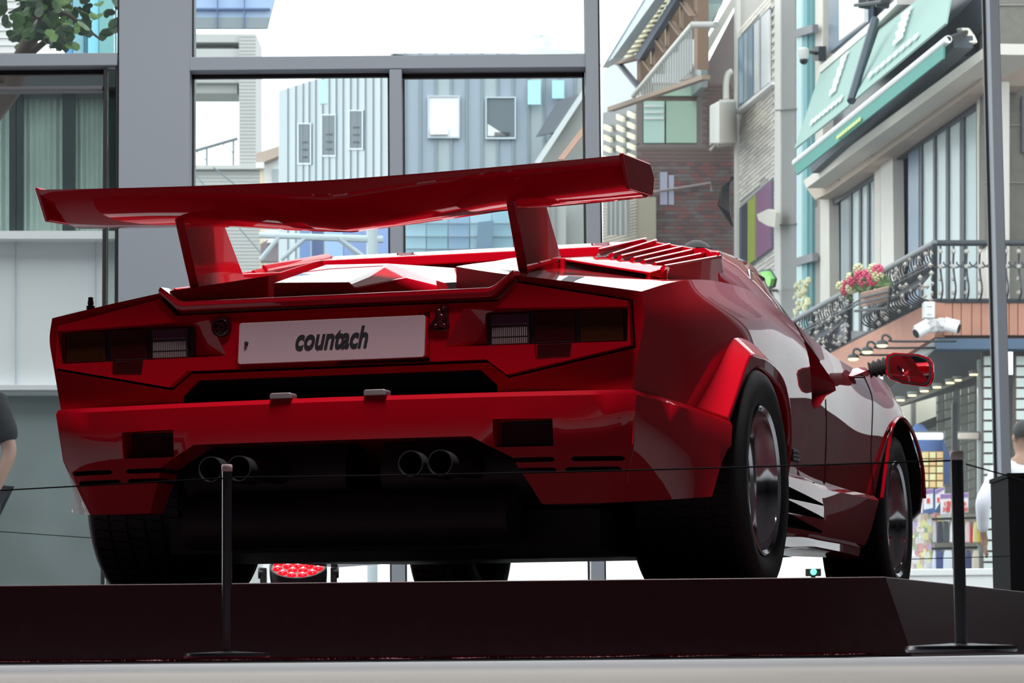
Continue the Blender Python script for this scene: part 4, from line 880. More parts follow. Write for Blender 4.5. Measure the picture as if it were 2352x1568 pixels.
for i in range(22):
    t = i/21; x = 1467+t*121; yt = 206-t*146; yb = min(222, 218-t*8+ (0 if t < .5 else -(t-.5)*90)); rod('baluster', [fp(x, yt, F2+.6), fp(x, max(yb, yt+14), F2+.6)], .014, om('baluster_grey', (150, 152, 148)), cb, 5)
f2('floor_edge', [(1395, 246), (1612, 172), (1612, 182), (1395, 256)], om('brown_edge', (140, 120, 102)), F2+.65, .1)
f2('lower_slats_wall', [(1384, 260), (1462, 234), (1462, 470), (1384, 470)], om('lower_dark', (95, 98, 98), .5), F2-.5)
for x, y in ((1386, 285), (1415, 262), (1440, 255)):
    for q in range(7): f2('cream_louvre', [(x, y+q*24), (x+16, y+q*24+8), (x+16, y+q*24+18), (x, y+q*24+12)], CREAM, F2-.4, .04)
f2('side_brick_wall', [(1384, 470), (1462, 452), (1462, 900), (1384, 900)], om('buff_brick_wall', (168, 160, 142), .8), F2, .3)
for i in range(40):
    y = 452+i*7; f2('brick_course', [(1384, y+20), (1461, y), (1461, y+1), (1384, y+21)], om('buff_joint', (140, 132, 118)), F2+.01, .02)
for x in (1392, 1402, 1412, 1424, 1436): f2('lower_rail_bar', rect(x, 455, x+3, 540), om('rail_bar_grey', (148, 152, 150)), F2+.3, .05)
zr = lambda n, px, m, Y, th=.1: zpoly(n, px, Y, m, cb, th)
# stair flank seen through the second pane
zr('stair_flank', [(1225, 372), (1350, 180), (1350, 600), (1225, 600)], om('stair_grey', (150, 155, 152), .7), 40.3, .2); zr('handrail_beam', [(1228, 372), (1345, 195), (1350, 208), (1238, 380)], om('pale_beam', (190, 198, 198), .5), 40.1)
zr('roof_window', [(1232, 312), (1280, 232), (1332, 215), (1290, 300)], om('dark_roof_window', (88, 96, 104), .2), 40.15); zr('brown_band', [(1280, 366), (1345, 282), (1345, 302), (1296, 366)], om('salmon_band', (186, 150, 132), .7), 40.0)
zr('shutter', [(1240, 470), (1300, 470), (1300, 580), (1240, 580)], om('beige_shutter', (160, 162, 158), .6), 40.05)
for x in (1250, 1262, 1275): zr('shutter_rib', rect(x, 470, x+2, 580), om('rib_grey', (128, 132, 132)), 40.0, .05)
zr('coping_beam', [(1581, 164), (1690, -20), (1706, -20), (1618, 134), (1612, 132), (1590, 158)], om('beige_coping', (196, 192, 184), .7), 46.0, .2)
zr('pale_brick_gable', [(1560, 186), (1610, 138), (1610, 174)], om('pale_brick', (200, 188, 184), .8), 46.05)
zr('glass_wall', [(1594, 0), (1690, -60), (1612, 108), (1594, 130)], om('teal_wall_glass', (112, 128, 130), .15), 46.6); zr('glass_wall', [(1606, 10), (1660, 8), (1630, 56), (1606, 56)], om('teal_pane', (138, 158, 152), .1), 46.5)
# dark brick house, facing the square
bh = B('brick_house', 'dark red-brown brick house with a greenish window behind the wing tip'); YB = 46.2
MORT = om('mortar_grey', (122, 112, 110), .9)
zpoly('brick_backing', [(1612, 172), (1690, 20), (1690, 760), (1462, 760), (1462, 330), (1600, 330), (1600, 180)], YB, MORT, bh, .3); zrect('brick_backing', 1462, 230, 1476, 332, YB, MORT, bh, .3)
BRM = [om('brick_dark', (98, 80, 80), .85), om('brick_red', (126, 84, 80), .85), om('brick_brown', (110, 92, 88), .85), om('brick_grey', (112, 102, 102), .85)]
a0, a1 = at(0, 0, YB), at(19, 8.6, YB); bw, bhh = a1.x-a0.x, a0.z-a1.z
bms = [MB().box(.03*bw, .97*bw, -.012, .01, .08*bhh, .92*bhh).mesh('brick', x) for x in BRM]; st = MB(); nb_ = 0
for r in range(66):
    y = 760-r*8.6
    for k in range(13):
        x = 1462+k*19-(9.5 if r % 2 else 0)
        if x < 1460 or x+19 > 1691: continue
        lim = 172-(x-1612)*1.95 if x > 1612 else 335
        if y-8.6 < lim and not (x+9 > 1603 and y-8.6 > 178 and x > 1600 and y > 182 and x > 1612): continue
        p = at(x, y, YB)
        if y < 600 and nb_ < 300: inst('brick', random.choice(bms), bh, (p.x, YB, p.z)); nb_ += 1
        else: st.box(p.x+.03*bw, p.x+.97*bw, YB-.012, YB+.01, p.z+.08*bhh, p.z+.92*bhh)
st.build('brickwork', BRM[2], bh, kind='stuff')
w_ = zrect('window', 1476, 190, 1602, 332, YB+.05, om('brown_window_frame', (120, 100, 86), .6), bh, .15)
for x0, y0, x1, y1, cc in ((1478, 232, 1526, 328, (172, 200, 190)), (1530, 232, 1600, 328, (150, 178, 158)), (1500, 196, 1600, 220, (160, 190, 170))):
    zrect('pane', x0, y0, x1, y1, YB-.02, om('pane_g%d' % (x0+y0), cc, .15), w_, .05)
for q in range(3): zrect('blind_slat', 1480, 240+q*14, 1524, 246+q*14, YB-.05, om('pale_blind', (205, 218, 212)), w_, .02)
for x0, x1 in ((1516, 1533), (1536, 1548)): zrect('small_window', x0, 395 if x0 < 1530 else 402, x1, 470, YB-.03, om('lilac_window', (150, 152, 172), .15), bh, .03)
rod('wall_pipe', [at(1470, 445, YB-.1), at(1560, 432, YB-.1), at(1632, 420, YB-.1), at(1634, 440, YB-.1)], .02, om('pipe_grey', (150, 140, 138)), bh)
cb2 = MB()
for i in range(6): cb2.tube([at(1690-i*2, 405, YB-.15), at(1660+i*3, 430, YB-.2), at(1650+i*5, 470+i*3, YB-.2), at(1684, 520, YB-.15)], .012, 5)
cb2.build('cable_tangle', BLACK, bh, kind='stuff')
# --- long grey-brick house, side on to the street
gh = B('grey_brick_house', 'pale grey-brick house with air conditioner between brick house and stone pilaster')
g = lambda n, px, m, off=0, th=.1, par=None, **k: fpoly(n, px, m, par or gh, off, th, **k)
g('brick_wall', [(1688, -300), (1782, -300), (1782, 900), (1688, 900)], om('grey_joint', (172, 168, 162), .9), 0, .3)
GBR = [om('grey_brick', (208, 203, 196), .85), om('grey_brick_warm', (214, 208, 198), .85), om('grey_brick_dark', (196, 190, 184), .85)]
hor = lambda px: 1502-.00875*(px-1176)
E0 = fp(1690, 0, .0); E1 = fp(1781, 0, .0); dF = (E0-E1); LF = V((dF.x, dF.y, 0)).length; dF = V((dF.x, dF.y, 0)).normalized()
zt, zb_ = fp(1781, -30, 0).z, fp(1781, 640, 0).z
rows_ = int((zt-zb_)/.062); bl = LF/7.0; angz = math.atan2(-dF.y, -dF.x)
gms = [MB().box(.012, bl-.012, -.02, .01, .006, .056).mesh('brick', x) for x in GBR]; nb2 = 0; st = MB()
def in_win(s, z):
    px = 1176+F*(E1.x+dF.x*s)/(E1.y+dF.y*s); py = hor(px)-F*(z-EYE.z)/(E1.y+dF.y*s)
    return (1686 < px < 1768 and 95-(px-1690)*1.0 < py < 236-(px-1690)*.72) or (1696 < px < 1775 and 475-(px-1698)*.95 < py < 632-(px-1698)*.72)
for r in range(rows_):
    for k in range(8):
        s0 = k*bl-(bl/2 if r % 2 else 0); z = zb_+r*.062
        if s0 < 0 or s0+bl > LF+.05 or in_win(s0+bl/2, z): continue
        p = E1+dF*(s0+bl); M = Matrix.Translation((p.x, p.y, z)) @ Matrix.Rotation(angz, 4, 'Z')
        if nb2 < 300: inst('brick', random.choice(gms), gh, mtx=M); nb2 += 1
        else:
            for mm in (M,): st.ext([mm @ V(q) for q in ((.012, -.02, .006), (bl-.012, -.02, .006), (bl-.012, -.02, .056), (.012, -.02, .056))], (mm.to_3x3() @ V((0, .03, 0))))
if st.v: st.build('brickwork', GBR[0], gh, kind='stuff')
g('edge_pipe', rect(1686, -100, 1692, 900), om('edge_white', (212, 210, 204)), .06, .1)
w_ = g('window', [(1692, 92), (1768, 16), (1768, 190), (1692, 250)], om('steel_window_frame', (92, 104, 112), .4), .04, .06)
for x0, x1, cc in ((1697, 1706, (120, 150, 170)), (1709, 1716, (140, 158, 166)), (1719, 1728, (118, 140, 155)), (1732, 1742, (235, 240, 242)), (1748, 1766, (250, 252, 252))):
    t0 = lambda x: 96-(x-1692)*1.0; b0 = lambda x: 246-(x-1692)*.77; g('pane', [(x0, t0(x0)), (x1, t0(x1)), (x1, b0(x1)), (x0, b0(x0))], om('gp%d' % x0, cc, .15), .06, .03, w_)
g('sill', [(1690, 252), (1772, 188), (1772, 194), (1690, 262)], om('white_sill', (225, 224, 218)), .12, .15)
w_ = g('shop_window', [(1698, 478), (1774, 408), (1774, 572), (1698, 632)], om('steel_window_frame', (92, 104, 112), .4), .04, .06)
for x0, x1, cc in ((1703, 1716, (62, 72, 88)), (1717, 1733, (168, 184, 84)), (1736, 1770, (150, 108, 142))):
    t0 = lambda x: 480-(x-1698)*.90; b0 = lambda x: 622-(x-1698)*.72; g('pane', [(x0, t0(x0)), (x1, t0(x1)), (x1, b0(x1)), (x0, b0(x0))], om('gq%d' % x0, cc, .2), .06, .03, w_)
g('shop_lamp', [(1738, 492), (1764, 480), (1782, 488), (1780, 522), (1762, 518), (1742, 506)], om('cream_lamp_box', (205, 200, 188), .5), .30, .06)
ac = thing('air_conditioner', 'white air-conditioner unit on a bracket by the grey-brick wall', 'air conditioner', (0, 0, 0))
ACM = om('off_white_plastic', (214, 212, 204), .4)
MB().loft([[fp(x, y, .75) for x, y in ((1630, 243), (1630, 330), (1652, 330), (1652, 232))], [fp(x, y, .15) for x, y in ((1650, 232), (1650, 326), (1690, 326), (1690, 232))]]).build('casing', ACM, ac, bevel=.02)
MB().ext([at(x, y, YB-.75) for x, y in ((1652, 228), (1688, 228), (1686, 326), (1650, 330))], (0, .4, 0)).build('side_panel', om('side_grey', (198, 196, 188), .5), ac, bevel=.01); MB().ext([at(x, y, YB-.78) for x, y in ((1632, 246), (1648, 232), (1648, 320), (1630, 334))], (0, .04, 0)).build('front_grille', om('grille_white', (228, 228, 222), .4), ac, bevel=.01)
MB().ext([at(x, y, YB-.8) for x, y in ((1658, 240), (1674, 240), (1674, 246), (1658, 246))], (0, .03, 0)).build('vent', DFR, ac)
for a, b in (((1630, 345), (1680, 290)), ((1652, 326), (1712, 326)), ((1680, 280), (1712, 252)), ((1712, 252), (1712, 328)), ((1690, 300), (1712, 328))): MB().tube([at(*a, YB-.7), at(*b, YB-.7)], .025, 4).build('bracket', om('bracket_cream', (200, 194, 180)), ac)
MB().tube(crv([at(1668, 228, YB-.6), at(1668, 195, YB-.6), at(1672, 172, YB-.6), at(1682, 163, YB-.6)], 4), .05, 8).build('refrigerant_pipe', ACM, ac, smooth=60)
sg = thing('hanging_sign', 'green shield-shaped hanging sign above the right rear fender', 'sign', (0, 0, 0)); so = [(1746, 624), (1760, 622), (1771, 640), (1768, 656), (1756, 662), (1748, 650)]
fpoly('board', so, om('green_sign', (110, 190, 70), .4), sg, 1.0, .05); fpoly('edge', [(x+(x-1757)*.25, y+(y-642)*.2) for x, y in so], om('dark_sign_edge', (35, 60, 60), .5), sg, .97, .06); rod('arm', [fp(1752, 667, .95), fp(1784, 667, .1)], .02, BLACK, sg)
# --- stone pilaster, teal glass strip
pb = B('stone_pilaster', 'tall grey stone pilaster with white edge strip between grey-brick house and teal glass')
fpoly('pilaster_shaft', [(1790, -400), (1826, -400), (1828, 1000), (1790, 1000)], om('grey_granite', (150, 150, 148), .7, k=.8, noise_amt=.08, nscale=30), pb, .10, .12); fpoly('edge_strip', rect(1779, -400, 1792, 1000), om('pale_stone_strip', (208, 206, 200), .7), pb, .12, .12)
for y in (252, 516): fpoly('joint', [(1780, y), (1827, y-4), (1827, y-1), (1780, y+3)], om('joint_dark', (110, 110, 108)), pb, .125, .02)
ts = B('teal_glass_strip', 'narrow teal curved glass bay beside the stone building')
for i in range(3): fpoly('glass_bay', rect(1829+i*12, -400, 1841+i*12, 1000), om('teal_bay_%d' % i, ((190, 225, 222), (120, 168, 172), (92, 138, 142))[i], .55), ts, .10-.03*i, .05)
for y in (60, 585, 795): fpoly('floor_ring', [(1826, y+8), (1866, y-4), (1866, y+14), (1826, y+26)], om('grey_ring', (120, 122, 126), .4), ts, .13, .08)
fl_ = MB()
for i in range(40): fl_.ball(fp(1826+random.uniform(0, 32), random.uniform(640, 735), .5), random.uniform(.02, .05), 6)
o = fl_.build('string_lights', om('warm_white_bulb', (226, 214, 176), .4), ts, kind='stuff')
# --- pale stone building with tall glazed doors
sb_ = B('stone_building', 'pale stone building with tall glazed windows and balcony on the right')
s = lambda n, px, m, off=0, th=.12, par=None, **k: fpoly(n, px, m, par or sb_, off, th, **k)
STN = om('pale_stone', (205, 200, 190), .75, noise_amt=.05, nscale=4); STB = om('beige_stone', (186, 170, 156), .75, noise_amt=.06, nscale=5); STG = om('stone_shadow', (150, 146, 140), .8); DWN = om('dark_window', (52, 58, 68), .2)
s('back_wall', [(1868, -500), (2290, -500), (2290, 760), (1868, 900)], DWN, -.14, .3)
s('upper_wall', [(1868, -500), (1890, -500), (1890, 470), (1868, 480)], STN, 0, .3)
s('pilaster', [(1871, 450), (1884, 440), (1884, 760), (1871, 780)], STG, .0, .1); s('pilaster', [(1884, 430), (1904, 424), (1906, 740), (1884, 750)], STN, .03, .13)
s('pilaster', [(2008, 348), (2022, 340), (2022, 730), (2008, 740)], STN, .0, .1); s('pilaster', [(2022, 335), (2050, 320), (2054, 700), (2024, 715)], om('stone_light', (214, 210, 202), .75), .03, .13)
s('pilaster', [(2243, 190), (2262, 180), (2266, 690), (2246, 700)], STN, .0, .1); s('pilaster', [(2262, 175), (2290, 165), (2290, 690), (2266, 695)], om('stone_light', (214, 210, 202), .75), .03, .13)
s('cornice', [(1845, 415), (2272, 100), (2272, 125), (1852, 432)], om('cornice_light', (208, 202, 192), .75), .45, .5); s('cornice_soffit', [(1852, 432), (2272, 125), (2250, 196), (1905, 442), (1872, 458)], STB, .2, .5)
for t in (.12, .3, .46, .62, .78): 
    x, y = 1852+t*420, 432-t*307; s('cornice_joint', [(x, y), (x+2, y), (x+26, y+22-t*8), (x+24, y+22-t*8)], STG, .21, .02)
def glazing(panes, top, bot, dark):
    for x0, x1, cc in panes: 
        w = s('pane', [(x0, top(x0)), (x1, top(x1)), (x1, bot), (x0, bot)], om('sp%d' % x0, cc, .25, k=.95), -.05, .03)
    for x in dark: s('mullion', [(x, top(x)-8), (x+5, top(x)-11), (x+5, bot), (x, bot)], om('bronze_mullion', (66, 68, 72), .4), -.03, .04)
glazing(((2086, 2110, (100, 125, 150)), (2117, 2143, (192, 205, 206)), (2147, 2172, (186, 200, 202)), (2178, 2204, (196, 208, 208)), (2212, 2242, (182, 198, 198))), lambda x: 352-(x-2086)*.66, 720, (2112, 2143, 2173, 2205, 2209))
glazing(((1931, 1950, (120, 138, 142)), (1954, 1972, (182, 196, 196)), (1976, 1992, (178, 192, 192)), (1994, 2007, (168, 182, 184))), lambda x: 452-(x-1931)*.62, 760, (1950, 1972, 1991))
s('track_head', [(2058, 340), (2243, 214), (2243, 250), (2058, 368)], om('dark_head', (62, 66, 74), .4), -.02, .06); s('track_head', [(1908, 452), (2008, 385), (2008, 410), (1908, 474)], om('dark_head', (62, 66, 74), .4), -.02, .06)
w_ = s('upper_window', [(1903, -60), (1988, -120), (1988, 56), (1903, 122)], om('blue_grey_jamb', (84, 104, 124), .3), .02, .1); s('pane', [(1927, -60), (1985, -100), (1985, 50), (1927, 94)], om('bright_pane', (255, 255, 255), .3), .06, .05, w_)
s('upper_sill', [(1882, 152), (2012, 40), (2060, -5), (2060, 10), (2012, 58), (1882, 168)], om('stone_light', (214, 210, 202), .75), .2, .3)
s('dark_recess', [(2175, 60), (2262, -30), (2262, 60), (2200, 130)], om('dark_recess', (70, 74, 80), .7), .02, .1)
# stone wall facing the square, right of the mullion
Yc = fp(2146, 700, .9).y
zrect('front_wall', 2262, -500, 2700, 560, Yc+1.2, om('sandstone_front', (172, 170, 158), .8, k=.40, noise_amt=.1, nscale=12), sb_, .4)
for y in (10, 118, 286, 418): zrect('ledge' if y == 118 else 'wall_joint', 2262, y, 2700, y+(12 if y == 118 else 2), Yc+(1.0 if y == 118 else 1.18), STB if y == 118 else STG, sb_, .2)
zrect('front_window', 2347, 220, 2460, 350, Yc+1.15, DWN, sb_, .1); zrect('wall_panel', 2312, 560, 2700, 690, Yc+1.1, om('pale_wall_panel', (190, 186, 176), .8, k=.45), sb_, .1)
# wall camera and spotlights
dc = thing('dome_camera', 'small dome camera on the stone pilaster below the green banner', 'camera', (0, 0, 0)); q = fp(1846, 128, .55)
MB().lathe([(0, -.07), (.045, -.06), (.07, 0), (.07, .08), (.05, .1), (0, .1)], 16, 'z', q).build('housing', om('camera_grey', (190, 190, 186), .3), dc, smooth=40); MB().ball(q-V((0, 0, .06)), .055, 12).build('dome', BLACK, dc, smooth=60); MB().tube([q+V((.05, 0, .05)), fp(1872, 122, .1)], .025, 8).build('arm', DFR, dc, smooth=60); fpoly('backplate', rect(1866, 106, 1880, 140), DFR, dc, .1, .1)
sp = thing('spotlight_cluster', 'black spotlight cluster above the green banners', 'spotlight', (0, 0, 0))
for x, y in ((1972, 8), (1992, 2), (2012, 6)): q = fp(x, y, .9); MB().lathe([(0, 0), (.05, 0), (.07, .12), (.06, .14), (0, .14)], 12, 'x', q).build('lamp', BLACK, sp, smooth=40)
MB().tube([fp(1964, 12, .9), fp(2026, 4, .9)], .02, 6).build('rail', BLACK, sp)
# --- green awning: two printed canvases and a drop-arm valance
aw = thing('awning', 'pale green double canvas awning with white print over the stone windows', 'awning', (0, 0, 0))
GRN = om('pale_green_canvas', (168, 200, 190), .8, k=.6); GRD = om('green_valance', (110, 178, 165), .8, k=.65); PRT = om('white_print', (226, 234, 224), .8)
def canvas(n, tl, tr_, br, bl): 
    a, b, c, d = fp(*tl, .15), fp(*tr_, .15), fp(*br, 1.0), fp(*bl, 1.0); o = MB().ext([a, b, c, d], (b-a).cross(d-a).normalized()*.02).build(n, GRN, aw); return a, b, c, d
q1 = canvas('canvas', (1884, 166), (2007, 58), (1949, 242), (1824, 342)); q2 = canvas('canvas', (2019, 68), (2195, -70), (2172, 53), (1964, 227))
def prnt(q, u0, v0, u1, v1):
    a, b, c, d = q; e = lambda u, v: (a.lerp(b, u)).lerp(d.lerp(c, u), v); n = (b-a).cross(d-a).normalized(); n = n if n.dot(nF) > 0 else -n
    return [e(u, v)+n*.03 for u, v in ((u0, v0), (u1, v0), (u1, v1), (u0, v1))]
for q, uc in ((q1, .55), (q2, .42)):
    for i in range(11):
        v = .12+i*.048; mb = MB(); mb.poly(prnt(q, uc-.05+.015*(i % 3), v, uc+.09-.012*(i % 2), v+.034)); mb.build('print_line', PRT, aw)
    for i in range(8): 
        mb = MB(); u = uc-.28+i*.075; mb.poly(prnt(q, u, .80, u+.05, .87)); mb.build('print_letter', PRT, aw)
MB().tube([fp(1826, 374, 1.05), fp(2178, 90, 1.05)], .04, 8).build('front_bar', om('white_bar', (226, 224, 214), .4), aw, smooth=60)
MB().ext([fp(x, y, 1.05) for x, y in ((1827, 378), (2172, 100), (2170, 135), (2138, 160), (1833, 402))], nF*.02).build('valance', GRD, aw)
for i in range(9): t = .28+i*.018; x, y = 1827+345*t, 382-278*t; MB().ext([fp(x, y+8, 1.09), fp(x+5, y+4, 1.09), fp(x+4, y+13, 1.09), fp(x-1, y+17, 1.09)], nF*.01).build('print_letter', om('yellow_print', (200, 220, 140)), aw)
MB().tube([fp(2010, 45, .5), fp(1955, 232, 1.0)], .05, 6).build('arm', om('dark_arm', (42, 56, 66), .5), aw, smooth=60); MB().tube([fp(2178, 90, 1.05), fp(2228, 72, .2)], .03, 6).build('arm', BLACK, aw)
MB().ext([fp(x, y, .3) for x, y in ((2215, 66), (2228, 64), (2240, 80), (2248, 98), (2236, 104), (2226, 86))], nF*.1).build('end_bracket', om('cream_bracket', (220, 216, 200), .5), aw, bevel=.02)
MB().ext([fp(x, y, .35) for x, y in ((1895, 372), (2180, 130), (2235, 82), (2235, 110), (1900, 398))], nF*.2).build('cassette', om('dark_cassette', (74, 82, 88), .6), aw)
# --- balcony: wrought iron railing, brown fascia
bal = thing('balcony', 'wrought-iron balcony above a salmon-brown fascia on the stone building', 'balcony', (0, 0, 0)); IRON = om('wrought_iron', (58, 62, 66), .5); OB = .9
tops = lambda x: 736-(x-1824)*.5528; bots = lambda x: 852-(x-1824)*.497
MB().tube([fp(1800, tops(1800), OB), fp(2146, tops(2146), OB)], .035, 8).build('top_rail', om('grey_iron', (120, 124, 126), .5), bal, smooth=60); MB().tube([fp(1824, bots(1824), OB-.1), fp(2146, bots(2146), OB-.1)], .03, 6).build('bottom_rail', IRON, bal)
def baluster(a, b, out):
    d = b-a; P = lambda t, o: a+d*t+out*o
    return crv([P(0, 0), P(.15, .02), P(.35, -.02), P(.6, .10), P(.78, .26), P(.92, .22), P(1, .02)], 3)
Yd = (fp(2146, 620, OB)-fp(2140, 620, OB)).normalized()
xs = [1828+i*5.4 for i in range(23)]+[2017+i*6 for i in range(22)]
for i, x in enumerate(xs):
    MB().tube(baluster(fp(x, tops(x)+2, OB), fp(x, bots(x)-1, OB-.1), nF*.7), .011, 4).build('baluster', IRON, bal, smooth=60)
beads = MB()
for i in range(260):
    x = random.choice((random.uniform(1828, 1948), random.uniform(1990, 2142))); y = random.uniform(tops(x)+6, bots(x)-6); beads.ball(fp(x, y, OB+random.uniform(-.05, .16)), random.uniform(.014, .032), 5)
beads.build('bead_ornaments', om('pale_beads', (176, 172, 165), .5), bal, kind='stuff')
for t in (.30, .36): MB().tube([fp(1828, tops(1828)+t*110, OB+.05), fp(2142, tops(2142)+t*132, OB+.05)], .012, 4).build('ornament_rail', IRON, bal)
for x in (1868, 1949, 2016, 2146): MB().tube([fp(x, tops(x), OB), fp(x, bots(x), OB-.1)], .03, 6).build('rail_post', IRON, bal)
MB().tube([at(2146, 558, Yc), at(2700, 558, Yc)], .03, 8).build('top_rail', IRON, bal, smooth=60); MB().tube([at(2146, 691, Yc), at(2700, 691, Yc)], .025, 6).build('bottom_rail', IRON, bal)
for i in range(14):
    x = 2160+i*30; MB().tube(baluster(at(x, 560, Yc), at(x, 690, Yc), V((0, -.6, 0))), .013, 4).build('baluster', IRON, bal, smooth=60)
    c = at(x, 601, Yc-.02); MB().tube([c+V((.10*cos(a)*(1-.0*a), 0, -.06*abs(sin(a)))) for a in [pi*k/8 for k in range(9)]], .011, 4).build('scroll', IRON, bal, smooth=60)
    mb = MB()
    for y in (577, 612, 640, 672): mb.ball(at(x, y, Yc-.05), .026, 6)
    mb.build('bead_ornaments', om('pale_beads', (176, 172, 165), .5), bal, kind='stuff')
FAS2 = om('salmon_fascia', (178, 128, 108), .7, noise_amt=.08, nscale=6)
MB().ext([fp(x, y, OB) for x, y in ((1898, 816), (1948, 790), (2016, 756), (2121, 703), (2147, 691), (2147, 774), (2060, 826), (1960, 880), (1930, 850))], -nF*.1).build('side_fascia', FAS2, bal)
xx = [2147, 2166, 2188, 2208, 2232, 2254, 2282, 2318, 2338, 2362, 2390, 2420, 2460, 2520, 2600, 2700]
for a, b in zip(xx, xx[1:]): zrect('fascia_board', a+.6, 693, b-.6, 770, Yc, FAS2, bal, .06, bevel=.006)
zrect('fascia_backing', 2146, 694, 2700, 769, Yc+.05, om('fascia_shadow', (90, 62, 52)), bal, .05)
jb = thing('junction_box', 'white junction box on the balcony corner', 'box', (0, 0, 0)); zrect('case', 2122, 692, 2148, 730, Yc-.25, om('box_white', (214, 216, 212), .5), jb, .15, bevel=.012)
for y in (703, 721): zrect('printed_line', 2129, y, 2140, y+2, Yc-.253, om('box_print', (150, 152, 150)), jb, .004)
def cctv(label, a, b, mnt):
    t = thing('security_camera', label, 'camera', (0, 0, 0), 0, 'white security cameras'); A, Bp, Mn = at(*a, Yc-.35), at(*b, Yc-.3), at(*mnt, Yc-.05)
    CM = om('camera_white', (222, 222, 220), .35)
    MB().tube([Bp, Bp.lerp(A, .9), A], [.052, .056, .056], 16).build('barrel', CM, t, smooth=40); d_ = (A-Bp).normalized(); MB().tube([A-d_*.01, A+d_*.006], .046, 16).build('lens', BLACK, t)
    MB().tube([A.lerp(Bp, -.08)+V((0, 0, .055)), Bp+V((0, 0, .058))], .03, 8).build('sun_hood', CM, t, smooth=60)
    MB().tube([Bp, Bp.lerp(Mn, .5)+V((0, 0, -.01)), Mn], .022, 8).build('arm', CM, t, smooth=60); MB().lathe([(0, -.03), (.06, -.03), (.075, 0), (0, 0)], 18, 'y', Mn).build('mount', CM, t, smooth=40)
cctv('white security camera on the balcony corner pointing down to the left', (2104, 766), (2130, 752), (2144, 748)); cctv('white security camera on the front boards pointing right', (2202, 755), (2172, 748), (2162, 746))
# flower box
fb = thing('flower_box', 'wooden flower box with pink and cream hydrangeas hung on the balcony rail', 'flower box', (0, 0, 0)); OF = 1.15
MB().loft([[fp(x, y, o_) for x, y, o_ in ((1978, 706, OF+.3), (2040, 690, OF+.3), (2040, 690, OF), (1978, 706, OF))], [fp(x, y, o_) for x, y, o_ in ((1976, 672, OF+.36), (2043, 656, OF+.36), (2043, 656, OF), (1976, 672, OF))]]).build('planter', om('brown_planter', (160, 126, 108), .7, noise_amt=.2, nscale=9), fb, bevel=.01)
for t in (.3, .65): MB().tube([fp(1977, 706-34*t, OF+.36), fp(2042, 690-34*t, OF+.36)], .012, 5).build('iron_band', IRON, fb)
MB().tube([fp(1964, 714, OF+.4), fp(2040, 706, OF+.3), fp(2048, 660, OF+.3)], .015, 5).build('iron_cradle', IRON, fb)
lf = MB()
for i in range(150):
    c = fp(random.uniform(1945, 2044), random.gauss(655, 9), OF+random.uniform(0, .3)); a = random.uniform(0, 6.3); s_ = random.uniform(.03, .065)
    lf.poly([c+V((cos(a)*s_, random.uniform(-.03, .03), sin(a)*s_)), c+V((cos(a+2)*s_*.5, 0, sin(a+2)*s_*.5)), c-V((cos(a)*s_, 0, sin(a)*s_)), c+V((cos(a-1.2)*s_*.5, .02, sin(a-1.2)*s_*.5))])
lf.build('foliage', om('hydrangea_leaf', (96, 128, 78), .6, k=.6), fb, kind='stuff')
PK = om('pink_hydrangea', (205, 92, 122), .8, bump=.6, bscale=60); CR = om('cream_hydrangea', (208, 208, 172), .8, bump=.6, bscale=60)
for x, y, m_ in ((1948, 652, PK), (1960, 646, PK), (1975, 634, PK), (1985, 648, PK), (1996, 630, PK), (2004, 642, PK), (1944, 668, PK), (2016, 620, PK), (1932, 658, CR), (1955, 638, CR), (1972, 618, CR), (2006, 618, CR), (2016, 632, CR), (1955, 662, CR)):
    c = fp(x, y, OF+.25); mb = MB(); r0 = .062
    for i in range(26):
        z = 1-2*(i+.5)/26; a = i*2.4; q = math.sqrt(1-z*z); mb.ball(c+V((q*cos(a), q*sin(a), z))*r0*.8, r0*.33, 5)
    mb.build('bloom', m_, fb, smooth=70)
# --- shop under the balcony
shp_ = B('souvenir_shop', 'dark-fronted shop with lit canopy under the salmon fascia')
z = lambda n, px, m_, dy=0, th=.1, par=None, **k: zpoly(n, px, Yc+dy, m_, par or shp_, th, **k)
BLU = om('blue_beam', (74, 96, 118), .5); DGR = om('dark_shop_grey', (78, 80, 80), .6); MDG = om('mid_shop_grey', (120, 122, 118), .6)
z('canopy_beam', rect(2150, 777, 2700, 801), BLU, -.1, .3); z('canopy_beam_side', [(2060, 836), (2150, 780), (2150, 801), (2080, 838)], om('beam_side', (150, 154, 154), .5), -.05, .2); z('brown_soffit', rect(2150, 770, 2700, 778), om('brown_soffit', (122, 96, 72)), .2, .3)
z('soffit', [(2030, 905), (2150, 800), (2295, 800), (2295, 868), (2060, 935)], DGR, .8, .1); z('soffit_rib', [(2060, 925), (2290, 838), (2290, 845), (2060, 934)], MDG, .7, .05)
z('interior_back', rect(2030, 860, 2700, 1500), om('shop_back', (104, 104, 98), .8), 4.5, .1); z('grey_panel', [(2064, 918), (2150, 890), (2150, 960), (2064, 990)], om('pale_shop_panel', (158, 160, 152), .8), 2.5, .1); z('side_post', rect(2094, 900, 2104, 980), DGR, 2.3)
z('dark_beam', [(2040, 1000), (2190, 940), (2190, 962), (2040, 1022)], om('dark_beam', (72, 72, 68), .6), 1.8); z('post', rect(2188, 925, 2200, 1330), DGR, 1.2); z('post', rect(2247, 825, 2253, 1330), om('glass_edge_post', (176, 188, 186), .3), .5)
for r in range(13):
    for c in range(5): z('display_frame', [(2153+c*18, 905-c*5+r*22), (2167+c*18, 901-c*5+r*22), (2167+c*18, 918-c*5+r*22), (2153+c*18, 922-c*5+r*22)], om('frame_%d' % ((r*3+c) % 3), ((112, 116, 108), (128, 132, 122), (92, 96, 94))[(r*3+c) % 3], .4), 1.6+.01*((r+c) % 2), .05)
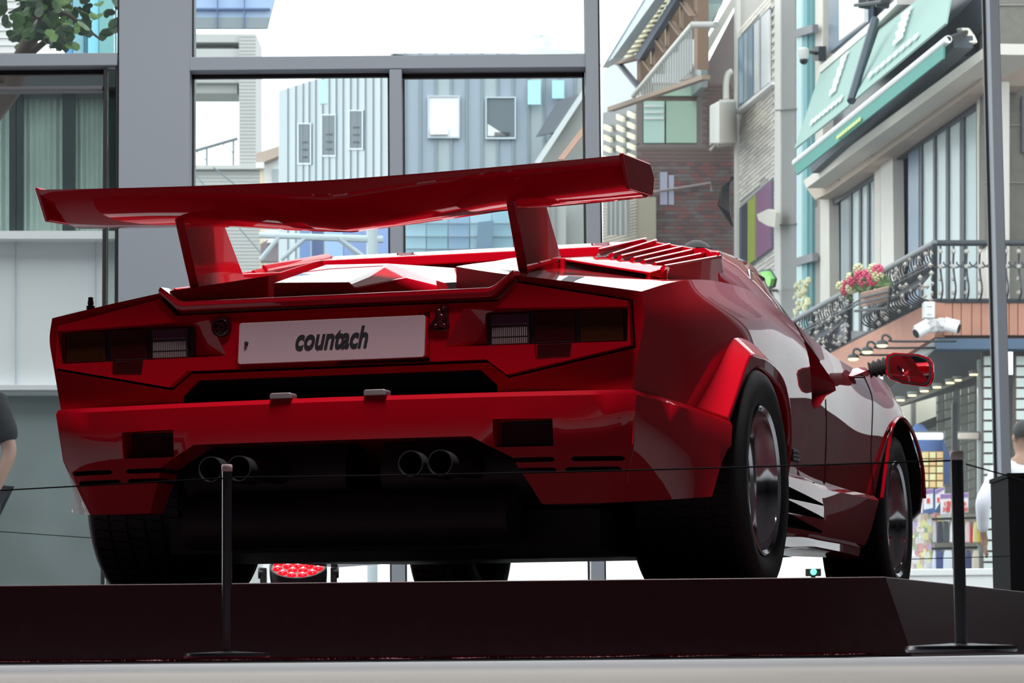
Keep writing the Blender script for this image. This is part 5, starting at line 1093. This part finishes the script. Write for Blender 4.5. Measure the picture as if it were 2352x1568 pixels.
for xb in (2256, 2330):
    z('sign_column', rect(xb, 800, xb+34, 1345), om('brown_column', (96, 86, 80), .6), .2, .1)
    for i in range(20): z('sign_square', rect(xb+5, 818+i*25, xb+25, 838+i*25), om('lit_square', (198, 210, 204), .4), .15, .05)
LIT = mat('warm_lamp_glow', (1, .85, .5), .4, emit=(1, .82, .42), es=2.2)
for i, (x, y) in enumerate(((2068, 917), (2095, 906), (2123, 896), (2152, 887), (2182, 877), (2199, 871), (2236, 858))):
    t = thing('downlight', ('first', 'second', 'third', 'fourth', 'fifth', 'sixth', 'seventh')[i]+' warm downlight from the left under the shop canopy', 'lamp', at(x, y, Yc+.6), 0, 'canopy downlights'); MB().lathe([(0, -.016), (.042, -.016), (.042, -.004), (0, -.004)], 18).build('glow_disc', LIT, t, smooth=40); MB().lathe([(.040, -.003), (.052, -.003), (.052, .03), (.040, .03)], 18).build('ring', MDG, t, smooth=40)
LBL = ('goose-neck lamp on the salmon fascia, lowest and farthest of three', 'goose-neck lamp on the salmon fascia, middle of three', 'goose-neck lamp on the salmon fascia, highest and nearest of three')
for i, (x, y) in enumerate(((1960, 822), (1992, 806), (2026, 791))):
    c = fp(x, y, 1.6); t = thing('fascia_lamp', LBL[i], 'lamp', c, 0, 'fascia lamps')
    MB().lathe([(0, -.028), (.034, -.026), (.052, -.014), (.052, -.005), (0, -.005)], 18).build('glow_disc', LIT, t, smooth=40); MB().lathe([(.054, -.004), (.064, -.004), (.052, .03), (.02, .045), (0, .05)], 18).build('shade', DFR, t, smooth=40)
    MB().tube(crv([V((0, 0, .045)), V((.01, 0, .085)), V((.05, 0, .09)), V((.09, 0, .055)), V((.11, 0, .03)), V((.73, .078, .035))], 3), .012, 6).build('arm', DFR, t, smooth=60)
# goods
BJ = om('denim_blue', (92, 118, 168), .85, noise_amt=.15, nscale=8)
jk = thing('blue_jacket', 'blue hooded jacket hanging in the shop window', 'jacket', (0, 0, 0)); YJ = Yc+.9; J = lambda x, y, d=0: at(x, y, YJ+d)
def puff(name, L, Rr, m_, par, d=.18):
    rows = []
    for (xl, yl_), (xr, yr) in zip(L, Rr): 
        a, b = J(xl, yl_), J(xr, yr); c = (a+b)/2; hw = (b-a)/2; rows.append([c+hw*cos(q)+V((0, -d*sin(q)*min(1, hw.length*4), 0)) for q in [2*pi*k/14 for k in range(14)]])
    return MB().loft(rows).build(name, m_, par, smooth=60)
puff('body', [(2100, 1010), (2095, 1060), (2092, 1120), (2092, 1180)], [(2162, 1010), (2168, 1060), (2166, 1120), (2164, 1180)], BJ, jk); puff('hood', [(2102, 974), (2090, 990), (2096, 1012)], [(2118, 974), (2134, 990), (2140, 1012)], BJ, jk)
puff('sleeve', [(2150, 1010), (2164, 1050), (2166, 1112)], [(2168, 1010), (2182, 1050), (2180, 1112)], BJ, jk, .1); puff('sleeve', [(2084, 1015), (2078, 1060), (2080, 1170)], [(2104, 1012), (2100, 1060), (2098, 1170)], BJ, jk, .1)
TUBE = mat('white_tube_glow', (1, 1, .97), .4, emit=(1, .98, .93), es=.95)
for x0, x1, lb in ((2058, 2167, 'long white tube light in front of the blue jacket'), (2201, 2250, 'short white tube light right of the blue jacket')):
    t = thing('tube_light', lb, 'lamp', (0, 0, 0)); zrect('tube', x0, 993, x1, 1009, Yc+.45, TUBE if x0 < 2100 else om('cream_tube', (206, 196, 184), .4), t, .06, bevel=.015); zrect('fitting', x0, 990, x1, 994, Yc+.46, MDG, t, .06); zrect('end_cap', x1, 993, x1+3, 1009, Yc+.45, MDG, t, .06)
ck = thing('box_display', 'tan grid of small boxes in front of the blue jacket', 'display', (0, 0, 0)); zrect('rack', 2117, 1036, 2168, 1121, Yc+.46, om('tan_rack', (150, 120, 80), .7), ck, .05)
for r in range(5):
    for c in range(3): zrect('small_box', 2119+c*16.5, 1038+r*16.8, 2133+c*16.5, 1052+r*16.8, Yc+.42, om('tan_box_%d' % ((r+c) % 3), ((224, 196, 146), (236, 210, 164), (214, 180, 128))[(r+c) % 3], .6), ck, .05, bevel=.006)
PINK = om('price_red', (205, 70, 70), .6); PUR = om('price_purple', (140, 104, 160), .6); CARD = om('price_card', (236, 228, 222), .6)
def price(px, label, lines, txts=()):
    t = thing('price_sign', label, 'sign', (0, 0, 0), 0, 'price signs'); zpoly('card', px, Yc+.3, CARD, t, .02)
    (x0, y0), (x1, y1), (x2, y2), (x3, y3) = px; zpoly('header', [(x0+.5, y0+1), (x1-.5, y1+1), (x1-.5, y1+(y2-y1)*.22), (x0+.5, y0+(y3-y0)*.22)], Yc+.29, PUR, t, .008)
    for (a, b, c, d) in lines: zrect('printed_block', a, b, c, d, Yc+.29, PINK, t, .008)
    for tx, x, y, sz in txts:
        c = at(x, y, Yc+.285); me = text_mesh(tx, sz, .003, bold=.0015); me.materials.append(PINK); o = inst('price_lettering', me, t, c); o.rotation_euler = (R(90), 0, 0)
price([(2106, 1136), (2121, 1131), (2119, 1177), (2104, 1180)], 'narrow price card, leftmost above the racks', [(2110, 1152, 2115, 1164)]); price([(2122, 1124), (2143, 1121), (2143, 1166), (2122, 1170)], 'tall price card with purple top, second from the left', [(2129, 1144, 2136, 1155)])
price([(2149, 1124), (2170, 1117), (2168, 1140), (2149, 1170)], 'tilted price card with yellowish top beside the large sign', [(2153, 1142, 2158, 1153)])
price([(2160, 1134), (2224, 1131), (2224, 1176), (2161, 1180)], 'wide price sign with two red price lines above the socks', [], (('1켤 3,000', 2193, 1157, .058), ('3켤 10,000', 2194, 1170, .058)))
rk = thing('goods_rack', 'white rack of small packed goods behind the front wheel', 'rack', (0, 0, 0)); zrect('back_panel', 2040, 1180, 2262, 1345, Yc+1.0, om('rack_grey', (150, 146, 138), .8), rk, .05)
for y in (1250, 1318): MB().tube([at(2140, y-58, Yc+.55), at(2262, y-62, Yc+.55)], .012, 6).build('hanging_rail', DFR, rk)
PCN = ('pale pink', 'cream', 'dusty rose', 'lilac', 'pale yellow', 'sage green', 'white', 'tan', 'peach')
PC = [om('pack_%d' % i, c_, .5) for i, c_ in enumerate(((222, 200, 190), (236, 226, 220), (200, 150, 150), (176, 160, 196), (224, 214, 150), (150, 176, 150), (240, 234, 230), (190, 168, 150), (230, 190, 170)))]
pks = [MB().box(-.025, .025, -.008, .008, -.035, .035).mesh('pack', m_) for m_ in PC]
np = 0
for r in range(10):
    for c in range(7 if r > 0 else 16):
        q = at(2094+c*8+random.uniform(-2, 2), 1188+r*14+random.uniform(-2, 2), Yc+.62); kq = random.randrange(9); o = inst('goods_pack', pks[kq], None, q); o.scale = [random.uniform(.8, 1.25)]*3; o.rotation_euler = (random.uniform(-.2, .2), random.uniform(-.3, .3), random.uniform(-.4, .4))
        tag(o, 'small %s bagged item hanging on the goods rack' % PCN[kq], 'packet', PCN[kq]+' bagged goods on the rack')
def socks(row, y0, y1, items):
    for i, (x0, x1, cc, nm) in enumerate(items):
        t = thing('hanging_socks', nm, 'socks', (0, 0, 0), 0, 'socks on the '+row+' rail'); Yq = Yc+.5-.01*i
        MB().loft([[at(x0+2, y0, Yq), at(x1-1, y0, Yq), at(x1-1, y0, Yq+.07), at(x0+2, y0, Yq+.07)], [at(x0, y0+12, Yq-.02), at(x1, y0+12, Yq-.02), at(x1, y0+12, Yq+.08), at(x0, y0+12, Yq+.08)], [at(x0-1, y1, Yq-.02), at(x1+1, y1, Yq-.02), at(x1+1, y1, Yq+.08), at(x0-1, y1, Yq+.08)]]).build('sock_bundle', om('sock_%d_%d_%d' % cc, cc, .9), t, bevel=.012); zrect('cuff', x0+3, y0-3, x1-2, y0, Yq+.01, om('sock_%d_%d_%d' % cc, cc, .9), t, .05)
socks('upper', 1200, 1246, ((2143, 2151, (186, 176, 186), 'lilac-grey socks, first on the upper rail'), (2153, 2165, (62, 66, 72), 'charcoal socks on the upper rail beside the lilac ones'), (2167, 2179, (74, 80, 84), 'slate-grey socks on the upper rail'), (2182, 2200, (222, 222, 214), 'off-white socks left of the barrier post, upper rail'), (2216, 2228, (234, 196, 196), 'pale pink socks on the upper rail'), (2229, 2234, (196, 48, 60), 'red socks on the upper rail'), (2235, 2246, (238, 222, 150), 'pale yellow socks on the upper rail'), (2247, 2255, (220, 180, 70), 'mustard socks, last on the upper rail')))
socks('lower', 1266, 1308, ((2142, 2150, (190, 200, 220), 'pale blue socks, first on the lower rail'), (2151, 2165, (64, 76, 120), 'navy socks on the lower rail'), (2167, 2188, (192, 200, 206), 'light grey socks on the lower rail'), (2189, 2200, (84, 86, 92), 'dark grey socks left of the post, lower rail'), (2218, 2230, (62, 72, 108), 'navy socks right of the post, lower rail'), (2233, 2250, (226, 208, 192), 'beige socks, last on the lower rail')))
tb = thing('white_table', 'white-covered table at the foot of the shop racks', 'table', (0, 0, 0)); a, b = at(2080, 1336, 26), at(2290, 1318, 28); MB().box(a.x, b.x, 26, 28.5, b.z-.06, b.z).build('tabletop', WHITE, tb, bevel=.01); MB().box(a.x+.02, b.x-.02, 26.02, 26.05, 0, b.z-.06).build('cloth_front', WHITE, tb)
for x in (a.x+.1, b.x-.1): MB().box(x-.03, x+.03, 28.3, 28.4, -.02, b.z-.06).build('leg', MDG, tb)

q = at(2170, 900, Yc+2.4); area('shop_light', (q.x, q.y, 2.75), (0, 0, 0), 3, 1.2, 38, (1, .93, .82))

gl = thing('indicator_lamp', 'small green indicator lamp far under the car by the right wheels', 'lamp', at(1868, 1313, 13.7)); MB().box(-.035, .035, -.01, .02, -.02, .015).build('case', DFR, gl, bevel=.004); MB().lathe([(0, -.016), (.014, -.012), (.014, -.008), (0, -.008)], 12, 'y').build('glow', mat('green_glow', (.1, 1, .3), .4, emit=(.08, 1, .35), es=4), gl, smooth=50); MB().box(-.01, .01, 0, .02, EYE.z-gl.location.z-.012, -.02).build('stem', DFR, gl)
# --- unseen row of shops, added right of the frame for the car's flank to mirror
rw = B('unseen_shop_row', 'unseen grey shop row past the right edge, added for the car flank to mirror')
def rbox(n, x0, x1, z0, z1, m_, y0=27, y1=33): return MB().box(x0, x1, y0, y1, z0, z1).build(n, m_, rw)
rbox('shopfront_storey', 7.6, 30, -.02, 2.5, om('dark_shopfront', (16, 12, 14), .9)); rbox('white_storey', 7.6, 30, 2.5, 4.4, om('white_render', (245, 245, 240), .7), 26.9); rbox('upper_storeys', 7.6, 30, 4.4, 8.6, om('grey_render', (132, 128, 134), .8))
for i in range(8):
    x = 8.6+i*2.6; rbox('window', x, x+1.3, 5.4, 7.2, om('row_window', (90, 96, 108), .1), 26.95, 27.1); rbox('shop_door', x, x+1.7, 0, 2.2, om('row_shop_shutter', (24, 22, 24), .9), 26.95, 27.1)
